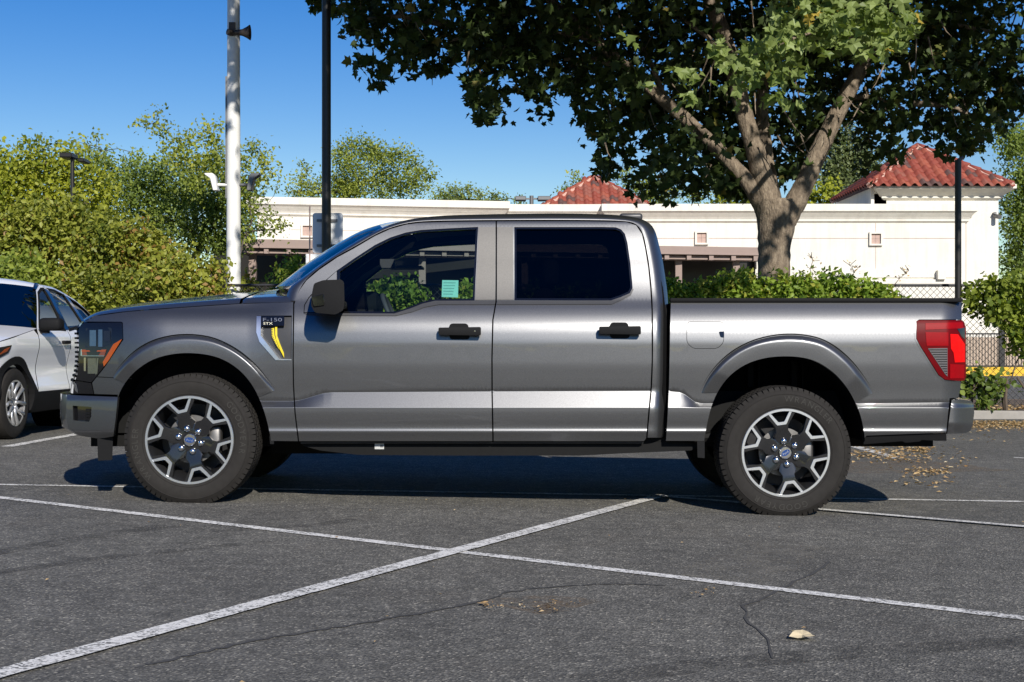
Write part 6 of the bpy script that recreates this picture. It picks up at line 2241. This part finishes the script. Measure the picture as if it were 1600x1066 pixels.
# ================================================================== WHITE CAR
def white_car():
    S0, XC, GZ = 12.66, -5.59, gz(-4.9)
    car = thing('white_car', (XC, S0 + 2.3, GZ), 'white crossover car facing the viewer, cut off by the left edge', 'car')
    wt = pchip([(20, .86), (30, .90), (40, .925), (45, .93), (55, .905), (66, .885), (78, .905), (90, .93), (98, .925), (104, .895), (110, .865), (130, .77), (150, .655), (156, .60), (160, .52)])
    def w(s, z):
        q = wt(z)
        if s < 95: q -= .26 * ((95 - s) / 95) ** 2.2
        if s > 380: q -= .16 * ((s - 380) / 80) ** 2
        if z > 104: q -= .15 * smoothstep(230, 440, s) * (z - 104) / 50
        return q
    def P(s, z, e=0.0):
        e0 = s
        q = w(e0, z) + e
        if s > 150: s = 150 + (s - 150) * .74
        return (XC + q, S0 + s / 100, GZ + z / 100)
        return (XC + w(s, z) + e, S0 + s / 100, GZ + z / 100)
    inw = (-1, 0, 0)
    def arch(c, r, n=18, up=True):
        return [(c + r * math.cos(t), 35 + r * math.sin(t)) for t in np.linspace(math.pi + .25, -.25, n)]
    F_, Rr = arch(94, 39), arch(364, 39)
    kw = dict(su=6.0, sv=4.0, inward=inw, edge_dark=True)
    fen = [(2, 46), (3, 62), (8, 78), (20, 86), (50, 92), (100, 100), (140, 105), (143.5, 100), (144, 60), (140, 44)] + F_[::-1][2:-2] + [(50, 44)]
    fender = panel('front_fender', fen, P, M['white_paint'], car, (), **kw)
    d1 = [(145.5, 60), (145, 100), (150, 107), (178, 124.5), (215, 147.5), (240, 153), (256, 153.5), (256, 104), (252, 62), (250, 44), (142, 44)]
    g1 = [(160, 108), (180, 121), (216, 143.5), (238, 148.5), (249, 149), (249, 106.5)]
    door1 = panel('front_door', d1, P, M['white_paint'], car, [g1], **kw)
    d2 = [(257.5, 104), (257.5, 153.5), (300, 152.5), (338, 148), (345, 112), (345, 96), (331, 70), (322, 46), (251.5, 44), (253.5, 62)]
    g2 = [(264, 106.5), (264, 149), (300, 148.3), (333, 144), (337, 112)]
    door2 = panel('rear_door', d2, P, M['white_paint'], car, [g2], **kw)
    q = [(346.5, 96), (346.5, 112), (340, 148), (375, 141), (410, 128), (440, 112), (455, 95), (456, 70), (450, 44)] + Rr[::-1][2:-2] + [(324, 46), (333, 70)]
    g3 = [(352, 113), (347, 142), (374, 137), (400, 127), (416, 117), (404, 113.5)]
    quart = panel('rear_quarter', q, P, M['white_paint'], car, [g3], **kw)
    for g, par in ((g1, door1), (g2, door2), (g3, quart)):
        panel('window', inset(g, -.5), lambda u, v: P(u, v, -.012), M['window_front'] if par is not quart else M['window_rear'], par, (), 10, 8, (), .004, inw)
        panel('window_trim', inset(g, -1.8), lambda u, v: P(u, v, .004), M['black_plastic'], par, [inset(g, .8)], 8, 8, (), .02, inw)
    panel('window_trim', [(249.5, 106), (263.5, 106.5), (263.5, 149.5), (249.5, 149.5)], lambda u, v: P(u, v, .006), M['black_gloss'], door1, (), 6, 6, (), .01, inw)
    panel('window_trim', [(337, 112.5), (351.5, 113), (346.5, 142.5), (333.5, 144.5)], lambda u, v: P(u, v, .006), M['black_gloss'], quart, (), 6, 6, (), .01, inw)
    # dark cladding
    panel('cladding', [(132, 43.5), (325, 44), (323, 30), (318, 24), (138, 24)], lambda u, v: P(u, v, .008), M['black_plastic'], car, (), 10, 5, (), .05, inw)
    for c in (94, 364):
        o_, i_ = arch(c, 44.5, 26), arch(c, 37, 26)
        panel('arch_cladding', o_ + i_[::-1], lambda u, v: P(u, v, .012), M['black_plastic'], car, (), 5, 4, (), .06, inw)
    panel('cladding', [(2, 45.5), (50, 45.5), (56, 40), (50, 22), (8, 22)], lambda u, v: P(u, v, .004), M['black_plastic'], car, (), 6, 5, (), .05, inw)
    panel('cladding', [(404, 45), (450, 45), (446, 26), (402, 26)], lambda u, v: P(u, v, .008), M['black_plastic'], car, (), 6, 5, (), .05, inw)
    def crossx(edge, crown, n=14, yb=0.0):
        rows = []
        for (x, y, z) in edge:
            w0 = x - XC
            rows.append([(XC + w0 * (1 - 2 * k / n), y + yb * (1 - abs(1 - 2 * k / n) ** 2.2), z + crown * (1 - abs(1 - 2 * k / n) ** 2.2)) for k in range(n + 1)])
        return rows
    hood = grid('hood', crossx([P(*p) for p in [(8, 78.5), (20, 86.5), (50, 92.5), (100, 100.5), (140, 105.5), (150, 107)]], .07, 14, -.06), M['white_paint'], car, True)
    grid('front_face', crossx([P(*p) for p in [(8, 22), (2, 46), (3, 62), (8, 78.5)]], 0, 14, -.16), M['black_gloss'], car, True)
    grid('windshield', crossx([P(*p) for p in [(150, 107), (165, 116.5), (190, 132), (215, 147.6), (222, 150)]], .05, 14, -.22), M['windshield'], car, True)
    grid('roof', crossx([P(*p) for p in [(215, 147.6), (228, 151.5), (240, 153.2), (256, 153.7), (300, 152.7), (338, 148.2), (375, 141.2), (400, 133)]], .075, 14, -.10), M['white_paint'], car, True)
    grid('tailgate', crossx([P(*p) for p in [(400, 133), (440, 112), (455, 95), (456, 70), (450, 40)]], .02, 14, .08), M['white_paint'], car, True)
    # A-pillar black gusset on the roof, far side body
    panel('roof_trim', [(214, 147.2), (236, 152.7), (240, 154.3), (236, 155.2), (224, 152.2), (212, 148.6)], lambda u, v: P(u, v, .004), M['black_gloss'], car, (), 6, 3, (), .02, inw)
    far = []
    for o in (fender, door1, door2, quart):
        me = o.data
        v = np.array([p.co[:] for p in me.vertices]) + np.array(org(o))
        v[:, 0] = 2 * XC - v[:, 0]
        mk(o.name.split('.')[0], v, [tuple(p.vertices)[::-1] for p in me.polygons], M['white_paint'], car, True)
    MB().box(XC - .8, XC + .8, S0 + .5, S0 + 3.6, GZ + .22, GZ + .40).build('floor', M['undercarriage'], car)
    mb = MB().box(XC - .72, XC + .72, S0 + 1.45, S0 + 1.75, GZ + .8, GZ + 1.02)
    mb.build('dashboard', M['interior'], car)
    for sx in (-.36, .36):
        s_ = rbox('seat', XC + sx - .24, XC + sx + .24, S0 + 2.35, S0 + 2.55, GZ + .6, GZ + 1.15, M['headliner'], car, .05)
        rbox('headrest', XC + sx - .12, XC + sx + .12, S0 + 2.45, S0 + 2.55, GZ + 1.18, GZ + 1.36, M['headliner'], s_, .03)
    # mirror, handle, lamp
    m_ = rbox('side_mirror', XC + .90, XC + 1.13, S0 + 1.46, S0 + 1.62, GZ + 1.045, GZ + 1.175, M['black_plastic'], door1, .045, 3)
    MB().box(XC + .84, XC + .98, S0 + 1.52, S0 + 1.58, GZ + 1.02, GZ + 1.06).build('mirror_arm', M['black_plastic'], door1)
    for par, s in ((door1, 234), (door2, 322)):
        c = P(s, 93)
        rbox('door_handle', c[0] - .005, c[0] + .035, c[1] - .09, c[1] + .09, c[2] - .018, c[2] + .018, M['black_plastic'], par, .012)
    panel('headlight', [(12, 74), (20, 82), (44, 87), (78, 90.5), (74, 83), (55, 76), (30, 71)], lambda u, v: P(u, v, .006), M['black_gloss'], car, (), 6, 4, (), .02, inw)
    panel('turn_signal', [(58, 81), (70, 84.5), (74, 88.5), (66, 86.5)], lambda u, v: P(u, v, .010), M['amber'], car, (), 6, 4, (), .01, inw)
    # wheels
    def cwheel(s):
        c = Vector((XC + .905, S0 + s / 100, GZ + .345))
        wh = empty('wheel', c, car)
        mb = MB()
        prof = [(.215, -.03), (.23, -.005), (.26, .002), (.30, .0), (.33, -.015), (.345, -.045), (.347, -.12), (.345, -.19), (.32, -.22), (.215, -.2)]
        mb.lathe([(r, a) for r, a in prof], 48, 'x', c)
        recalc(mb.build('tyre', M['rubber'], wh), 0, 1, True, 32)
        mb = MB()
        mb.lathe([(.222, -.02), (.222, -.006), (.205, -.008), (.195, -.05), (.17, -.14), (0, -.14)], 48, 'x', c)
        recalc(mb.build('rim_barrel', M['barrel'], wh), 0, 1, True, 30)
        rim = MB()
        rim.lathe([(.223, -.012), (.223, -.003), (.206, -.003), (.205, -.02)], 48, 'x', c)
        rim.lathe([(.06, -.05), (.055, -.03), (.0, -.03)], 20, 'x', c)
        recalc(rim.build('rim', M['steel_silver'], wh), 0, 1, True, 30)
        for k in range(5):
            a = 2 * math.pi * k / 5 + .3
            for da in (-.2, .2):
                mb = MB()
                pts = []
                for r_, tw in ((.045, 0.0), (.12, .3), (.215, .9)):
                    t = a + da * (1 + tw)
                    pts.append(c + Vector((-.03 + .02 * (r_ > .2), r_ * math.cos(t), r_ * math.sin(t))))
                mb.tube(pts, [.022, .018, .024], 6)
                mb.build('spoke', M['steel_silver'], wh, True)
        return wh
    cwheel(94); cwheel(308)
    car.rotation_euler = (0, 0, math.radians(-3.5))
    for s in (94, 308):
        c = (XC, S0 + s / 100, GZ + .345)
        MB().lathe([(.0, .3), (.37, .3), (.37, .72)], 30, 'x', c).build('wheel_well', M['dark_shell'], car)
        MB().lathe([(.21, -.9), (.34, -.9), (.345, -.7), (.2, -.7)], 30, 'x', c).build('tyre', M['rubber'], car)
M['steel_silver'] = plain('silver_alloy', (.55, .55, .55), .35, .7, .3, .08)
white_car()

# ================================================================== LITTER AND SMALL THINGS
def litter():
    pts, rn = [], []
    def scatter(px, py, rx, ry, n):
        for _ in range(n):
            a, b = px + rng.normal() * rx, py + rng.normal() * ry
            if b < 657: b = 657 + rng.random() * 4
            p = GR(a, b, .012)
            pts.append(p)
            rn.append(rng.random())
    for x in range(1500, 1640, 10):
        scatter(x, 663, 9, 4, 120)
    scatter(1432, 702, 18, 3.2, 160)
    scatter(1452, 736, 18, 3.0, 130)
    scatter(1385, 712, 26, 5, 150)
    scatter(1400, 700, 40, 7, 130)
    scatter(1440, 716, 40, 5, 120)
    scatter(1440, 750, 30, 7, 50)
    scatter(1355, 708, 16, 5, 60)
    scatter(1520, 683, 40, 6, 40)
    n_far = len(pts)
    scatter(760, 945, 7, 2.5, 14)
    scatter(850, 946, 24, 5, 50)
    scatter(1100, 925, 14, 4, 16)
    scatter(800, 860, 500, 90, 60)
    szs = .05 * rng.uniform(.35, 1.2, len(pts))
    szs[n_far:] *= .38
    o = leaves('leaf_litter', np.array(pts), szs, tmpl_small(), L_litter, None, 3.0, 0, np.array(rn))
    tag(o, 'dry tan leaf litter drifted along the kerb and behind the truck', None, None, 'stuff')
    # litter on the soil behind the kerb
    q = np.column_stack([rng.uniform(5.5, 9.5, 900), rng.uniform(21.8, 23.4, 900), np.zeros(900)])
    q[:, 2] = [gz(x) + .13 for x in q[:, 0]]
    o = leaves('bed_litter', q, .07 * rng.uniform(.5, 1.3, 900), tmpl_small(), L_litter, None, 2.0, 0)
    tag(o, 'dry leaves lying on the planting strip soil', None, None, 'stuff')
    # the pale leaf in front
    def big_leaf(px, py, size, lab, rv, rot):
        p = GR(px, py, .012)
        tv, tf = tmpl_plane()
        v = tv.copy()
        v[:, 2] = v[:, 2] * .4 + .10 * np.sin(v[:, 0] * 5) * (.4 + np.abs(v[:, 1])) + .08
        v *= size
        c, s = math.cos(rot), math.sin(rot)
        v = np.column_stack([v[:, 0] * c - v[:, 1] * s, v[:, 0] * s + v[:, 1] * c, v[:, 2]]) + np.array(p)
        o = mk('fallen_leaf', v, tf, L_litter, None, False, attr=np.full(len(v), rv), loc=p)
        tag(o, lab, 'leaf')
    big_leaf(1267, 993, .088, 'pale curled dry leaf lying alone on the asphalt at lower right', .97, 1.9)
    big_leaf(757, 944, .04, 'small orange-brown dry leaf on the asphalt below the crossing lines', .35, .4)
litter()

# the row of trees across the lot behind the viewer: the car paint mirrors it
def tree_row(label, y0, x1, hmin, hmax, mat, leaf):
    pts = []
    for x in np.arange(-x1, x1 + 1, 5.5):
        h, r = rng.uniform(hmin, hmax), rng.uniform(2.6, 4.2)
        y = y0 + rng.uniform(-5, 5)
        d = ball(190, h / (2.2 * r), .4) * r + np.array([x, y, h * .5])
        pts.append(d[d[:, 2] > .2])
    pts = np.concatenate(pts)
    o = leaves('tree_row', pts, leaf * rng.uniform(.6, 1.3, len(pts)), tmpl_broad(), mat, None, .6, .2)
    tag(o, label, None, None, 'stuff')
tree_row('row of trees along the far side of the lot behind the viewer', -48, 75, 5.5, 10, L_dark, 1.1)
tree_row('low dark line of far trees on the horizon behind the building', 128, 150, 5, 8, L_dark, 1.2)
